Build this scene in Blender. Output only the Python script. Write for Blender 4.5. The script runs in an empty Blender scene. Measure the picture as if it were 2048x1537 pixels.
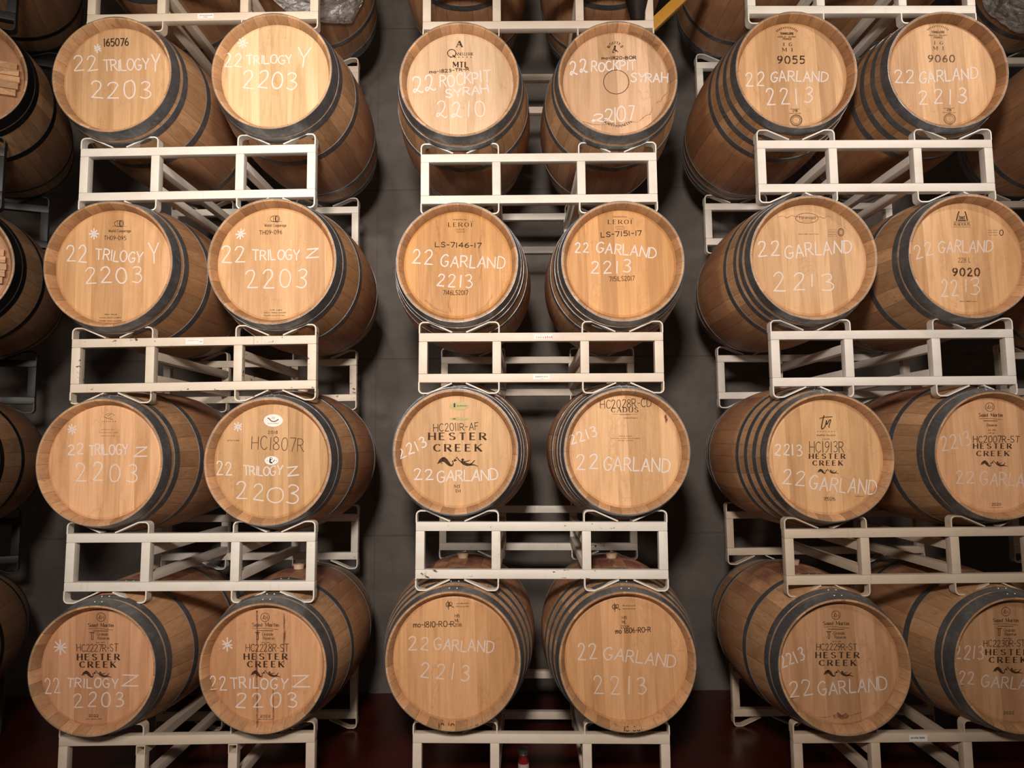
import bpy, bmesh, math, random
from mathutils import Vector, Matrix
random.seed(7)
C = bpy.context.scene.collection
S = bpy.context.scene
PI = math.pi

# ------------------------------------------------------------------ camera, world, lamps, exposure
CZ = 1.64                                   # eye height above the floor
FPX, PITCH, ROLL = 1374.95, math.radians(5.212), math.radians(-0.542)
def ray(px, py):
    """direction of the line of sight through a point of the photograph (2048 x 1537)"""
    u, v = px - 1024.0, py - 768.5
    c, s = math.cos(-ROLL), math.sin(-ROLL)
    u, v = c*u - s*v, s*u + c*v
    d = (u/FPX, 1.0, -v/FPX)
    c, s = math.cos(PITCH), math.sin(PITCH)
    return Vector((d[0], c*d[1] - s*d[2], s*d[1] + c*d[2]))
cam_d = bpy.data.cameras.new('camera')
cam = bpy.data.objects.new('camera', cam_d); C.objects.link(cam)
cam_d.sensor_fit = 'HORIZONTAL'; cam_d.sensor_width = 36.0; cam_d.lens = 36.0*FPX/2048.0
fwd = ray(1024, 768.5).normalized()
rgt = (ray(1124, 768.5) - ray(1024, 768.5)).normalized()
upv = rgt.cross(fwd)
M = Matrix((rgt, upv, -fwd)).transposed().to_4x4(); M.translation = (0, 0, CZ)
cam.matrix_world = M
cam_d.clip_start = 0.05
S.camera = cam

S.view_settings.view_transform = 'Standard'; S.view_settings.look = 'None'
S.view_settings.gamma = 1.0; S.view_settings.use_curve_mapping = False
S.view_settings.exposure = 0.0

W = bpy.data.worlds.new('world'); S.world = W; W.use_nodes = True
W.node_tree.nodes['Background'].inputs[0].default_value = (1.0, 0.80, 0.62, 1)
W.node_tree.nodes['Background'].inputs[1].default_value = 0.068

def spot(name, loc, target, watts, angle, blend, size, col):
    d = bpy.data.lights.new(name, 'SPOT'); o = bpy.data.objects.new(name, d); C.objects.link(o)
    d.energy = watts; d.spot_size = math.radians(angle); d.spot_blend = blend
    d.shadow_soft_size = size; d.color = col
    o.location = loc
    o.rotation_euler = (Vector(target) - Vector(loc)).to_track_quat('-Z', 'Y').to_euler()
    return o
WARM = (1.0, 0.90, 0.80)
spot('aisle_lamp_a', (-0.22, -0.60, 2.85), (-0.05, 3.3, 2.42), 600, 104, 1.0, 0.20, WARM)
spot('left_fill_light', (-1.90, -0.40, 2.70), (-1.70, 3.3, 2.25), 260, 84, 1.0, 0.25, WARM)  # added fill light to raise the left stack, no real lamp
spot('aisle_lamp_c', (2.60, 0.30, 3.60), (2.0, 3.3, 2.8), 150, 84, 1.0, 0.20, WARM)
spot('aisle_lamp_d', (-0.78, 1.65, 3.72), (-1.1, 3.2, 3.46), 62, 80, 1.0, 0.07, WARM)
spot('aisle_lamp_e', (3.15, 1.60, 4.54), (2.1, 3.2, 3.57), 105, 70, 1.0, 0.08, WARM)

# ------------------------------------------------------------------ tagging helpers
def tag(o, label, cat, group=None, kind=None):
    if label: o['label'] = label
    if cat: o['category'] = cat
    if group: o['group'] = group
    if kind: o['kind'] = kind
    return o
def empty(name, loc, rz=0.0, ry=0.0):
    o = bpy.data.objects.new(name, None); C.objects.link(o)
    o.empty_display_size = 0.1
    o.location = loc; o.rotation_euler = (0, ry, rz)
    return o
def link(name, me, mats, parent=None, loc=(0, 0, 0)):
    o = bpy.data.objects.new(name, me); C.objects.link(o)
    if mats is not None and not len(me.materials):
        for m in (mats if isinstance(mats, (list, tuple)) else [mats]): me.materials.append(m)
    o.location = loc
    if parent: o.parent = parent
    return o
def mesh(name, verts, faces, smooth=False, mi=None, sharp=None):
    me = bpy.data.meshes.new(name); me.from_pydata(verts, [], faces)
    if smooth:
        me.polygons.foreach_set('use_smooth', [True]*len(me.polygons))
        if sharp is not None: me.set_sharp_from_angle(angle=math.radians(sharp))
    if mi: me.polygons.foreach_set('material_index', mi)
    me.update()
    return me
def box_data(x0, x1, y0, y1, z0, z1, V, F):
    b = len(V)
    V += [(x0,y0,z0),(x1,y0,z0),(x1,y1,z0),(x0,y1,z0),(x0,y0,z1),(x1,y0,z1),(x1,y1,z1),(x0,y1,z1)]
    F += [tuple(b+i for i in f) for f in ((3,2,1,0),(4,5,6,7),(0,1,5,4),(1,2,6,5),(2,3,7,6),(3,0,4,7))]
def tube_mesh(name, x0, x1, y0, y1, z0, z1, bev=0.004):
    bm = bmesh.new()
    V, F = [], []; box_data(x0, x1, y0, y1, z0, z1, V, F)
    vs = [bm.verts.new(v) for v in V]
    for f in F: bm.faces.new([vs[i] for i in f])
    bmesh.ops.bevel(bm, geom=bm.edges[:], offset=bev, segments=2, affect='EDGES', profile=0.6)
    me = bpy.data.meshes.new(name); bm.to_mesh(me); bm.free()
    me.polygons.foreach_set('use_smooth', [True]*len(me.polygons)); me.set_sharp_from_angle(angle=math.radians(40))
    return me

# ------------------------------------------------------------------ materials
def new_mat(name):
    m = bpy.data.materials.new(name); m.use_nodes = True
    nt = m.node_tree; p = nt.nodes['Principled BSDF']
    return m, nt, p
def nd(nt, typ, **kw):
    n = nt.nodes.new(typ)
    for k, v in kw.items(): setattr(n, k, v)
    return n
def mth(nt, op, a, b=None, c=None, clamp=False):
    n = nt.nodes.new('ShaderNodeMath'); n.operation = op; n.use_clamp = clamp
    for i, v in enumerate((a, b, c)):
        if v is None: continue
        if isinstance(v, (int, float)): n.inputs[i].default_value = v
        else: nt.links.new(v, n.inputs[i])
    return n.outputs[0]
def mixc(nt, f, a, b, mode='MIX'):
    n = nt.nodes.new('ShaderNodeMix'); n.data_type = 'RGBA'; n.blend_type = mode
    for idx, v in ((0, f), (6, a), (7, b)):
        if isinstance(v, (int, float)): n.inputs[idx].default_value = v
        elif isinstance(v, tuple): n.inputs[idx].default_value = (*v, 1)
        else: nt.links.new(v, n.inputs[idx])
    return n.outputs[2]
def noise(nt, vec, scale, detail=4, rough=0.55, dist=0.0, dim='3D', w=None):
    n = nt.nodes.new('ShaderNodeTexNoise'); n.noise_dimensions = dim
    n.inputs['Scale'].default_value = scale; n.inputs['Detail'].default_value = detail
    n.inputs['Roughness'].default_value = rough; n.inputs['Distortion'].default_value = dist
    if vec is not None and dim != '1D': nt.links.new(vec, n.inputs['Vector'])
    if w is not None: nt.links.new(w, n.inputs['W'])
    return n.outputs[0]
def ramp(nt, f, stops):
    n = nt.nodes.new('ShaderNodeValToRGB'); e = n.color_ramp.elements
    while len(e) < len(stops): e.new(0.5)
    for i, (p, c) in enumerate(stops): e[i].position = p; e[i].color = (*c, 1)
    nt.links.new(f, n.inputs[0]); return n.outputs[0]
def mapr(nt, f, a, b, c=0.0, d=1.0):
    n = nt.nodes.new('ShaderNodeMapRange'); n.clamp = True
    for i, v in enumerate((a, b, c, d)): n.inputs[i+1].default_value = v
    nt.links.new(f, n.inputs[0]); return n.outputs[0]
def scaled(nt, vec, sc):
    n = nt.nodes.new('ShaderNodeVectorMath'); n.operation = 'MULTIPLY'
    nt.links.new(vec, n.inputs[0]); n.inputs[1].default_value = sc; return n.outputs[0]
def offset_by_random(nt, vec, rnd, k):
    c = nt.nodes.new('ShaderNodeCombineXYZ')
    s = mth(nt, 'MULTIPLY', rnd, k)
    for i in range(3): nt.links.new(s, c.inputs[i])
    n = nt.nodes.new('ShaderNodeVectorMath'); n.operation = 'ADD'
    nt.links.new(vec, n.inputs[0]); nt.links.new(c.outputs[0], n.inputs[1]); return n.outputs[0]
def bump(nt, p, h, strength=0.3, dist=0.002):
    b = nt.nodes.new('ShaderNodeBump'); b.inputs['Strength'].default_value = strength
    b.inputs['Distance'].default_value = dist
    nt.links.new(h, b.inputs['Height']); nt.links.new(b.outputs[0], p.inputs['Normal'])

def mat_head():
    """vertical oak boards of a barrel head; the object's colour tints it"""
    m, nt, p = new_mat('oak_head')
    tc = nd(nt, 'ShaderNodeTexCoord'); oi = nd(nt, 'ShaderNodeObjectInfo')
    sx = nd(nt, 'ShaderNodeSeparateXYZ'); nt.links.new(tc.outputs['Object'], sx.inputs[0])
    w = mth(nt, 'ADD', mth(nt, 'ADD', sx.outputs[0], mth(nt, 'MULTIPLY', sx.outputs[2], 0.03)), mth(nt, 'MULTIPLY', oi.outputs['Random'], 37.0))
    vor = nd(nt, 'ShaderNodeTexVoronoi', voronoi_dimensions='1D'); vor.inputs['Scale'].default_value = 13; vor.inputs['Randomness'].default_value = 0.7
    nt.links.new(w, vor.inputs['W'])
    vd = nd(nt, 'ShaderNodeTexVoronoi', voronoi_dimensions='1D', feature='DISTANCE_TO_EDGE'); vd.inputs['Scale'].default_value = 13; vd.inputs['Randomness'].default_value = 0.7
    nt.links.new(w, vd.inputs['W'])
    sc = nd(nt, 'ShaderNodeSeparateColor'); nt.links.new(vor.outputs['Color'], sc.inputs[0])
    pos = offset_by_random(nt, tc.outputs['Object'], mth(nt, 'ADD', oi.outputs['Random'], mth(nt, 'MULTIPLY', sc.outputs[1], 0.7)), 23.0)
    fine = noise(nt, scaled(nt, pos, (210, 40, 7)), 1.0, 5, 0.6)
    broad = noise(nt, scaled(nt, pos, (22, 10, 2.2)), 1.0, 3, 0.5, 1.2)
    flake = noise(nt, scaled(nt, pos, (120, 40, 36)), 1.0, 2, 0.5, 0.6)
    col = ramp(nt, broad, [(0.28, (0.51, 0.295, 0.140)), (0.5, (0.63, 0.385, 0.205)), (0.75, (0.70, 0.445, 0.250))])
    col = mixc(nt, mapr(nt, fine, 0.35, 0.7, 0.0, 0.30), col, (0.42, 0.22, 0.10))
    col = mixc(nt, mapr(nt, flake, 0.60, 0.75, 0.0, 0.14), col, (0.82, 0.56, 0.30))
    br = nd(nt, 'ShaderNodeCombineColor')
    k = mapr(nt, sc.outputs[0], 0, 1, 0.80, 1.13)
    nt.links.new(k, br.inputs[0]); nt.links.new(mth(nt, 'POWER', k, 1.2), br.inputs[1]); nt.links.new(mth(nt, 'POWER', k, 1.5), br.inputs[2])
    col = mixc(nt, 1.0, col, br.outputs[0], 'MULTIPLY')
    # old liquid marks with an edge of their own
    blot = noise(nt, scaled(nt, pos, (5, 5, 3.4)), 1.0, 6, 0.62, 0.4)
    edge = mth(nt, 'ABSOLUTE', mth(nt, 'SUBTRACT', blot, 0.60))
    col = mixc(nt, mapr(nt, edge, 0.0, 0.012, 0.28, 0.0), col, (0.33, 0.15, 0.05))
    seam = mapr(nt, vd.outputs['Distance'], 0.0, 0.010, 0.42, 0.0)
    col = mixc(nt, seam, col, (0.16, 0.075, 0.03))
    col = mixc(nt, 1.0, col, oi.outputs['Color'], 'MULTIPLY')
    nt.links.new(col, p.inputs['Base Color'])
    nt.links.new(mapr(nt, fine, 0.3, 0.7, 0.44, 0.60), p.inputs['Roughness'])
    p.inputs['Specular IOR Level'].default_value = 0.36
    bump(nt, p, mth(nt, 'SUBTRACT', mth(nt, 'MULTIPLY', fine, 0.25), mapr(nt, vd.outputs['Distance'], 0, 0.02, 0.6, 0.0)), 0.25, 0.0015)
    return m

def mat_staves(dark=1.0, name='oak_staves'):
    m, nt, p = new_mat(name)
    tc = nd(nt, 'ShaderNodeTexCoord'); oi = nd(nt, 'ShaderNodeObjectInfo')
    sx = nd(nt, 'ShaderNodeSeparateXYZ'); nt.links.new(tc.outputs['Object'], sx.inputs[0])
    ang = mth(nt, 'ARCTAN2', sx.outputs[0], mth(nt, 'MULTIPLY', sx.outputs[2], -1.0))
    w = mth(nt, 'ADD', mth(nt, 'MULTIPLY', ang, 4.6), mth(nt, 'MULTIPLY', oi.outputs['Random'], 91.0))
    vor = nd(nt, 'ShaderNodeTexVoronoi', voronoi_dimensions='1D'); vor.inputs['Scale'].default_value = 1; vor.inputs['Randomness'].default_value = 0.6
    vd = nd(nt, 'ShaderNodeTexVoronoi', voronoi_dimensions='1D', feature='DISTANCE_TO_EDGE'); vd.inputs['Scale'].default_value = 1; vd.inputs['Randomness'].default_value = 0.6
    nt.links.new(w, vor.inputs['W']); nt.links.new(w, vd.inputs['W'])
    sc = nd(nt, 'ShaderNodeSeparateColor'); nt.links.new(vor.outputs['Color'], sc.inputs[0])
    pos = offset_by_random(nt, tc.outputs['Object'], mth(nt, 'ADD', oi.outputs['Random'], sc.outputs[1]), 17.0)
    fine = noise(nt, scaled(nt, pos, (120, 6, 120)), 1.0, 4, 0.6)
    broad = noise(nt, scaled(nt, pos, (9, 3, 9)), 1.0, 4, 0.6, 0.8)
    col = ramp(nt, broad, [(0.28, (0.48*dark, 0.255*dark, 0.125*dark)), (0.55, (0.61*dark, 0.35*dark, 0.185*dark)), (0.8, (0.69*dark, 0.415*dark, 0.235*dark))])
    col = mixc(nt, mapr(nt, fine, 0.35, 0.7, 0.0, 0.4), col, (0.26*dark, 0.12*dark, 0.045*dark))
    k = mapr(nt, sc.outputs[0], 0, 1, 0.68, 1.12)
    br = nd(nt, 'ShaderNodeCombineColor')
    for i in range(3): nt.links.new(k, br.inputs[i])
    col = mixc(nt, 1.0, col, br.outputs[0], 'MULTIPLY')
    # wine-washed middle band between the bilge hoops, and a spill round the bung
    ay = mth(nt, 'ABSOLUTE', sx.outputs[1])
    band = mapr(nt, mth(nt, 'ADD', ay, mth(nt, 'MULTIPLY', broad, 0.05)), 0.205, 0.235, 1.0, 0.0)
    amt = mapr(nt, noise(nt, scaled(nt, pos, (4, 4, 4)), 1.0, 4, 0.6), 0.3, 0.7, 0.12, 0.62)
    col = mixc(nt, mth(nt, 'MULTIPLY', band, amt), col, (0.30*dark, 0.115*dark, 0.06*dark))
    top = mapr(nt, sx.outputs[2], 0.20, 0.36, 0.0, 1.0)
    sp = mapr(nt, noise(nt, scaled(nt, pos, (6, 5, 6)), 1.0, 5, 0.6, 0.5), 0.42, 0.56, 0.0, 0.85)
    col = mixc(nt, mth(nt, 'MULTIPLY', mth(nt, 'MULTIPLY', top, sp), mapr(nt, ay, 0.1, 0.30, 1.0, 0.0)), col, (0.16*dark, 0.045*dark, 0.05*dark))
    # dirt specks
    sp2 = mapr(nt, noise(nt, scaled(nt, pos, (45, 30, 45)), 1.0, 3, 0.6), 0.66, 0.74, 0.0, 0.5)
    col = mixc(nt, sp2, col, (0.10*dark, 0.055*dark, 0.03*dark))
    seam = mapr(nt, vd.outputs['Distance'], 0.0, 0.03, 0.55, 0.0)
    col = mixc(nt, seam, col, (0.10*dark, 0.05*dark, 0.022*dark))
    col = mixc(nt, 1.0, col, oi.outputs['Color'], 'MULTIPLY')
    nt.links.new(col, p.inputs['Base Color'])
    p.inputs['Roughness'].default_value = 0.55; p.inputs['Specular IOR Level'].default_value = 0.35
    bump(nt, p, mth(nt, 'SUBTRACT', mth(nt, 'MULTIPLY', fine, 0.3), mapr(nt, vd.outputs['Distance'], 0, 0.05, 0.7, 0.0)), 0.35, 0.002)
    return m

def mat_hoop(name, base, rough):
    m, nt, p = new_mat(name)
    tc = nd(nt, 'ShaderNodeTexCoord'); oi = nd(nt, 'ShaderNodeObjectInfo')
    pos = offset_by_random(nt, tc.outputs['Object'], oi.outputs['Random'], 31.0)
    a = noise(nt, pos, 14, 5, 0.65, 0.6); b = noise(nt, scaled(nt, pos, (60, 30, 60)), 1.0, 3, 0.6)
    col = ramp(nt, a, [(0.3, tuple(x*0.62 for x in base)), (0.55, base), (0.8, tuple(min(1, x*1.7) for x in base))])
    col = mixc(nt, mapr(nt, b, 0.58, 0.72, 0.0, 0.45), col, tuple(x*1.9 for x in base))
    nt.links.new(col, p.inputs['Base Color'])
    p.inputs['Metallic'].default_value = 0.75
    nt.links.new(mapr(nt, a, 0.3, 0.75, rough + 0.12, rough - 0.08), p.inputs['Roughness'])
    bump(nt, p, a, 0.12, 0.002)
    return m

def mat_paint(name, base, rust=(0.10, 0.042, 0.018)):
    """rack paint; the alpha of the object's colour says how rusty and chipped the rack is"""
    m, nt, p = new_mat(name)
    tc = nd(nt, 'ShaderNodeTexCoord'); oi = nd(nt, 'ShaderNodeObjectInfo')
    pos = offset_by_random(nt, tc.outputs['Object'], oi.outputs['Random'], 13.0)
    grime = noise(nt, scaled(nt, pos, (7, 7, 18)), 1.0, 5, 0.6)
    chip = noise(nt, scaled(nt, pos, (30, 30, 60)), 1.0, 5, 0.62)
    big = noise(nt, scaled(nt, pos, (5, 5, 5)), 1.0, 2, 0.5)
    col = mixc(nt, mapr(nt, grime, 0.45, 0.75, 0.0, 0.30), base, tuple(x*y for x, y in zip(base, (0.72, 0.62, 0.52))))
    th = mth(nt, 'SUBTRACT', 0.80, mth(nt, 'MULTIPLY', oi.outputs['Alpha'], 0.14))
    f = mth(nt, 'MULTIPLY', mth(nt, 'SUBTRACT', mth(nt, 'ADD', chip, mth(nt, 'MULTIPLY', mth(nt, 'SUBTRACT', big, 0.5), 0.35)), th), 30.0, clamp=True)
    col = mixc(nt, f, col, rust)
    drip = noise(nt, scaled(nt, pos, (70, 70, 3)), 1.0, 3, 0.6)
    f2 = mth(nt, 'MULTIPLY', mapr(nt, drip, 0.60, 0.72, 0.0, 0.5), mth(nt, 'MULTIPLY', oi.outputs['Alpha'], mapr(nt, big, 0.5, 0.65, 0.0, 1.0)))
    col = mixc(nt, f2, col, (0.30, 0.17, 0.09))
    rgb = nd(nt, 'ShaderNodeSeparateColor'); nt.links.new(oi.outputs['Color'], rgb.inputs[0])
    cc = nd(nt, 'ShaderNodeCombineColor')
    for i in range(3): nt.links.new(rgb.outputs[i], cc.inputs[i])
    col = mixc(nt, 1.0, col, cc.outputs[0], 'MULTIPLY')
    nt.links.new(col, p.inputs['Base Color'])
    p.inputs['Roughness'].default_value = 0.48; p.inputs['Specular IOR Level'].default_value = 0.4
    bump(nt, p, mth(nt, 'ADD', grime, f), 0.1, 0.001)
    return m

def mat_plain(name, col, rough=0.6, metal=0.0, spec=0.4):
    m, nt, p = new_mat(name)
    tc = nd(nt, 'ShaderNodeTexCoord')
    n = noise(nt, tc.outputs['Object'], 60, 4, 0.6)
    c = mixc(nt, mapr(nt, n, 0.4, 0.7, 0.0, 0.35), col, tuple(x*0.72 for x in col))
    nt.links.new(c, p.inputs['Base Color'])
    p.inputs['Roughness'].default_value = rough; p.inputs['Metallic'].default_value = metal; p.inputs['Specular IOR Level'].default_value = spec
    return m

def mat_mark(name, col, grain, lo, hi, dens=None):
    """chalk, ink or stain lying on the wood, broken by the wood's texture"""
    m, nt, p = new_mat(name)
    tc = nd(nt, 'ShaderNodeTexCoord'); oi = nd(nt, 'ShaderNodeObjectInfo')
    n = noise(nt, scaled(nt, tc.outputs['Object'], (1, 1, 0.55)), grain, 3, 0.65)
    a = mapr(nt, n, 0.32, 0.68, lo, hi)
    a = mth(nt, 'MULTIPLY', a, oi.outputs['Alpha'], clamp=True)
    p.inputs['Base Color'].default_value = (*col, 1); p.inputs['Roughness'].default_value = 0.85
    p.inputs['Specular IOR Level'].default_value = 0.15
    nt.links.new(a, p.inputs['Alpha'])
    return m

def mat_wall():
    m, nt, p = new_mat('cast_concrete')
    tc = nd(nt, 'ShaderNodeTexCoord'); v = tc.outputs['Object']
    sx = nd(nt, 'ShaderNodeSeparateXYZ'); nt.links.new(v, sx.inputs[0])
    a = noise(nt, scaled(nt, v, (1.1, 1.1, 1.6)), 1.0, 8, 0.62, 0.4); b = noise(nt, v, 9, 6, 0.65)
    col = ramp(nt, a, [(0.3, (0.094, 0.079, 0.069)), (0.5, (0.135, 0.115, 0.101)), (0.72, (0.190, 0.164, 0.145))])
    col = mixc(nt, mapr(nt, b, 0.5, 0.75, 0.0, 0.4), col, (0.062, 0.053, 0.047))
    fr = mth(nt, 'FRACT', mth(nt, 'DIVIDE', mth(nt, 'ADD', sx.outputs[2], 0.18), 1.22))
    dz = mth(nt, 'MINIMUM', fr, mth(nt, 'SUBTRACT', 1.0, fr))
    line = mapr(nt, dz, 0.0, 0.007, 0.55, 0.0)
    col = mixc(nt, line, col, (0.05, 0.042, 0.036))
    fr2 = mth(nt, 'FRACT', mth(nt, 'DIVIDE', mth(nt, 'ADD', sx.outputs[0], 0.95), 2.44))
    line2 = mapr(nt, mth(nt, 'MINIMUM', fr2, mth(nt, 'SUBTRACT', 1.0, fr2)), 0.0, 0.003, 0.35, 0.0)
    col = mixc(nt, line2, col, (0.06, 0.05, 0.043))
    nt.links.new(col, p.inputs['Base Color']); p.inputs['Roughness'].default_value = 0.8
    bump(nt, p, mth(nt, 'SUBTRACT', b, line), 0.25, 0.004)
    return m
def mat_floor():
    m, nt, p = new_mat('red_sealed_floor')
    tc = nd(nt, 'ShaderNodeTexCoord'); v = tc.outputs['Object']
    a = noise(nt, v, 2.5, 7, 0.6, 0.3); b = noise(nt, v, 22, 4, 0.6)
    col = ramp(nt, a, [(0.3, (0.040, 0.0045, 0.0035)), (0.6, (0.065, 0.007, 0.005)), (0.8, (0.085, 0.012, 0.009))])
    col = mixc(nt, mapr(nt, b, 0.55, 0.75, 0.0, 0.4), col, (0.03, 0.005, 0.004))
    nt.links.new(col, p.inputs['Base Color'])
    nt.links.new(mapr(nt, a, 0.3, 0.7, 0.22, 0.42), p.inputs['Roughness'])
    bump(nt, p, b, 0.06, 0.002)
    return m
def mat_film():
    m, nt, p = new_mat('clear_wrap_film')
    nt.nodes.remove(p); out = nt.nodes['Material Output']
    tr = nd(nt, 'ShaderNodeBsdfTransparent'); gl = nd(nt, 'ShaderNodeBsdfGlossy')
    tr.inputs[0].default_value = (0.93, 0.93, 0.93, 1)
    gl.inputs['Roughness'].default_value = 0.20; gl.inputs['Color'].default_value = (1, 1, 1, 1)
    tc = nd(nt, 'ShaderNodeTexCoord')
    n = noise(nt, scaled(nt, tc.outputs['Object'], (1, 1.6, 1)), 11, 7, 0.62, 2.2)
    bp = nd(nt, 'ShaderNodeBump'); bp.inputs['Strength'].default_value = 0.9; bp.inputs['Distance'].default_value = 0.03
    nt.links.new(n, bp.inputs['Height']); nt.links.new(bp.outputs[0], gl.inputs['Normal'])
    lw = nd(nt, 'ShaderNodeFresnel'); lw.inputs[0].default_value = 1.5; nt.links.new(bp.outputs[0], lw.inputs['Normal'])
    mx = nd(nt, 'ShaderNodeMixShader')
    nt.links.new(mth(nt, 'ADD', mth(nt, 'MULTIPLY', lw.outputs[0], 2.2), 0.26, clamp=True), mx.inputs[0])
    nt.links.new(tr.outputs[0], mx.inputs[1]); nt.links.new(gl.outputs[0], mx.inputs[2])
    df = nd(nt, 'ShaderNodeBsdfDiffuse'); df.inputs[0].default_value = (0.85, 0.84, 0.83, 1)
    mx2 = nd(nt, 'ShaderNodeMixShader')
    nt.links.new(mapr(nt, n, 0.42, 0.66, 0.04, 0.60), mx2.inputs[0])
    nt.links.new(mx.outputs[0], mx2.inputs[1]); nt.links.new(df.outputs[0], mx2.inputs[2])
    nt.links.new(mx2.outputs[0], out.inputs['Surface'])
    return m

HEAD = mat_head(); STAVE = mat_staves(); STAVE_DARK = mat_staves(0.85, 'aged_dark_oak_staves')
HOOP = mat_hoop('galvanised_hoop_steel', (0.215, 0.218, 0.228), 0.46)
HOOP_BLACK = mat_hoop('black_hoop_steel', (0.022, 0.021, 0.021), 0.5)
PAINT = mat_paint('cream_rack_paint', (0.76, 0.705, 0.635))
PAINT_BLACK = mat_paint('black_rack_paint', (0.022, 0.021, 0.021), (0.03, 0.015, 0.01))
RIVET = mat_plain('bright_rivet', (0.75, 0.74, 0.72), 0.3, 0.9)
BUNG = mat_plain('pale_silicone', (0.62, 0.44, 0.30), 0.55)
CHALK = mat_mark('white_chalk', (0.92, 0.88, 0.86), 620, 0.42, 1.0)
MARKER = mat_mark('black_marker_ink', (0.045, 0.028, 0.02), 240, 0.72, 1.0)
PRINT = mat_mark('branded_print', (0.040, 0.020, 0.013), 260, 0.70, 1.0)
STAIN = mat_mark('wine_stain', (0.20, 0.06, 0.045), 55, 0.05, 0.9)
STAIN_BROWN = mat_mark('tannin_stain', (0.33, 0.14, 0.05), 90, 0.1, 0.85)
STICKER = mat_plain('white_sticker', (0.86, 0.82, 0.77), 0.5)
DARKRED = mat_plain('dark_red_print', (0.13, 0.012, 0.012), 0.6)
BLACKP = mat_plain('black_print', (0.02, 0.018, 0.018), 0.6)
REDP = mat_plain('red_print', (0.75, 0.16, 0.14), 0.6)
GREYP = mat_plain('grey_print', (0.16, 0.15, 0.15), 0.6)
PLATE = mat_plain('dull_brass_plate', (0.24, 0.19, 0.075), 0.4, 0.4)
FILM = mat_film()

# ------------------------------------------------------------------ the setting
GROUND = 0.0
WALL_Y = 4.78
def slab(name, x0, x1, y0, y1, z0, z1, mat):
    V, F = [], []; box_data(x0, x1, y0, y1, z0, z1, V, F)
    o = link(name, mesh(name, V, F), mat); o['kind'] = 'structure'; return o
slab('wall_back', -9, 9, WALL_Y, WALL_Y + 0.2, 0, 6.2, mat_wall())
slab('floor', -9, 9, -4, WALL_Y, -0.1, 0.0, mat_floor())

# ------------------------------------------------------------------ barrel racks
RW, TB, RD = 1.175, 0.042, 0.885            # width, tube size, front-to-rear spacing
BX = 0.3925                                 # barrel centres left and right of the rack's middle
def saddle_half(side, up):
    """bent flat bar: leg, flat top, slope down to the rail; side -1 / +1, up +1 on the rail, -1 under it"""
    path = [(-0.192, -0.002), (-0.192, 0.030)]
    for k in range(1, 6):
        a = PI - k*PI/2/5
        path.append((-0.172 + 0.020*math.cos(a), 0.032 + 0.020*math.sin(a)))
    path += [(-0.150, 0.052)]
    for k in range(1, 4):
        a = PI/2 - k*math.radians(23)/3
        path.append((-0.150 + 0.03*math.cos(a) - 0.0, 0.022 + 0.03*math.sin(a)))
    path += [(-0.034, 0.0035)]
    th = 0.0032
    V, F = [], []
    n = len(path)
    for i, (x, z) in enumerate(path):
        a = Vector(path[max(i-1, 0)]); b = Vector(path[min(i+1, n-1)])
        t = (b - a).normalized(); nrm = Vector((-t.y, t.x))
        for s in (1, -1):
            q = Vector((x, z)) + nrm*th*s
            for y in (0.001, 0.046): V.append((q.x*(-side)*1.0, y, q.y*up))
    for i in range(n-1):
        b = i*4
        for f in ((0,1,5,4),(2,6,7,3),(0,4,6,2),(1,3,7,5)): F.append(tuple(b+j for j in f))
    F += [(0,2,3,1), (4*(n-1)+0, 4*(n-1)+1, 4*(n-1)+3, 4*(n-1)+2)]
    me = mesh('saddle', V, F)
    bm = bmesh.new(); bm.from_mesh(me); bmesh.ops.recalc_face_normals(bm, faces=bm.faces[:]); bm.to_mesh(me); bm.free()
    me.polygons.foreach_set('use_smooth', [True]*len(me.polygons)); me.set_sharp_from_angle(angle=math.radians(35))
    return me
_c = {}
def cached(key, fn):
    if key not in _c: _c[key] = fn()
    return _c[key]
def hollow_tube(x0, x1, y0, y1, z0, z1, w=0.004):
    V, F = [], []
    box_data(x0, x0+w, y0, y1, z0, z1, V, F); box_data(x1-w, x1, y0, y1, z0, z1, V, F)
    box_data(x0+w, x1-w, y0, y1, z0, z0+w, V, F); box_data(x0+w, x1-w, y0, y1, z1-w, z1, V, F)
    box_data(x0+w, x1-w, y0+0.60, y0+0.605, z0+w, z1-w, V, F)
    return mesh('side_beam', V, F)
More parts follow.
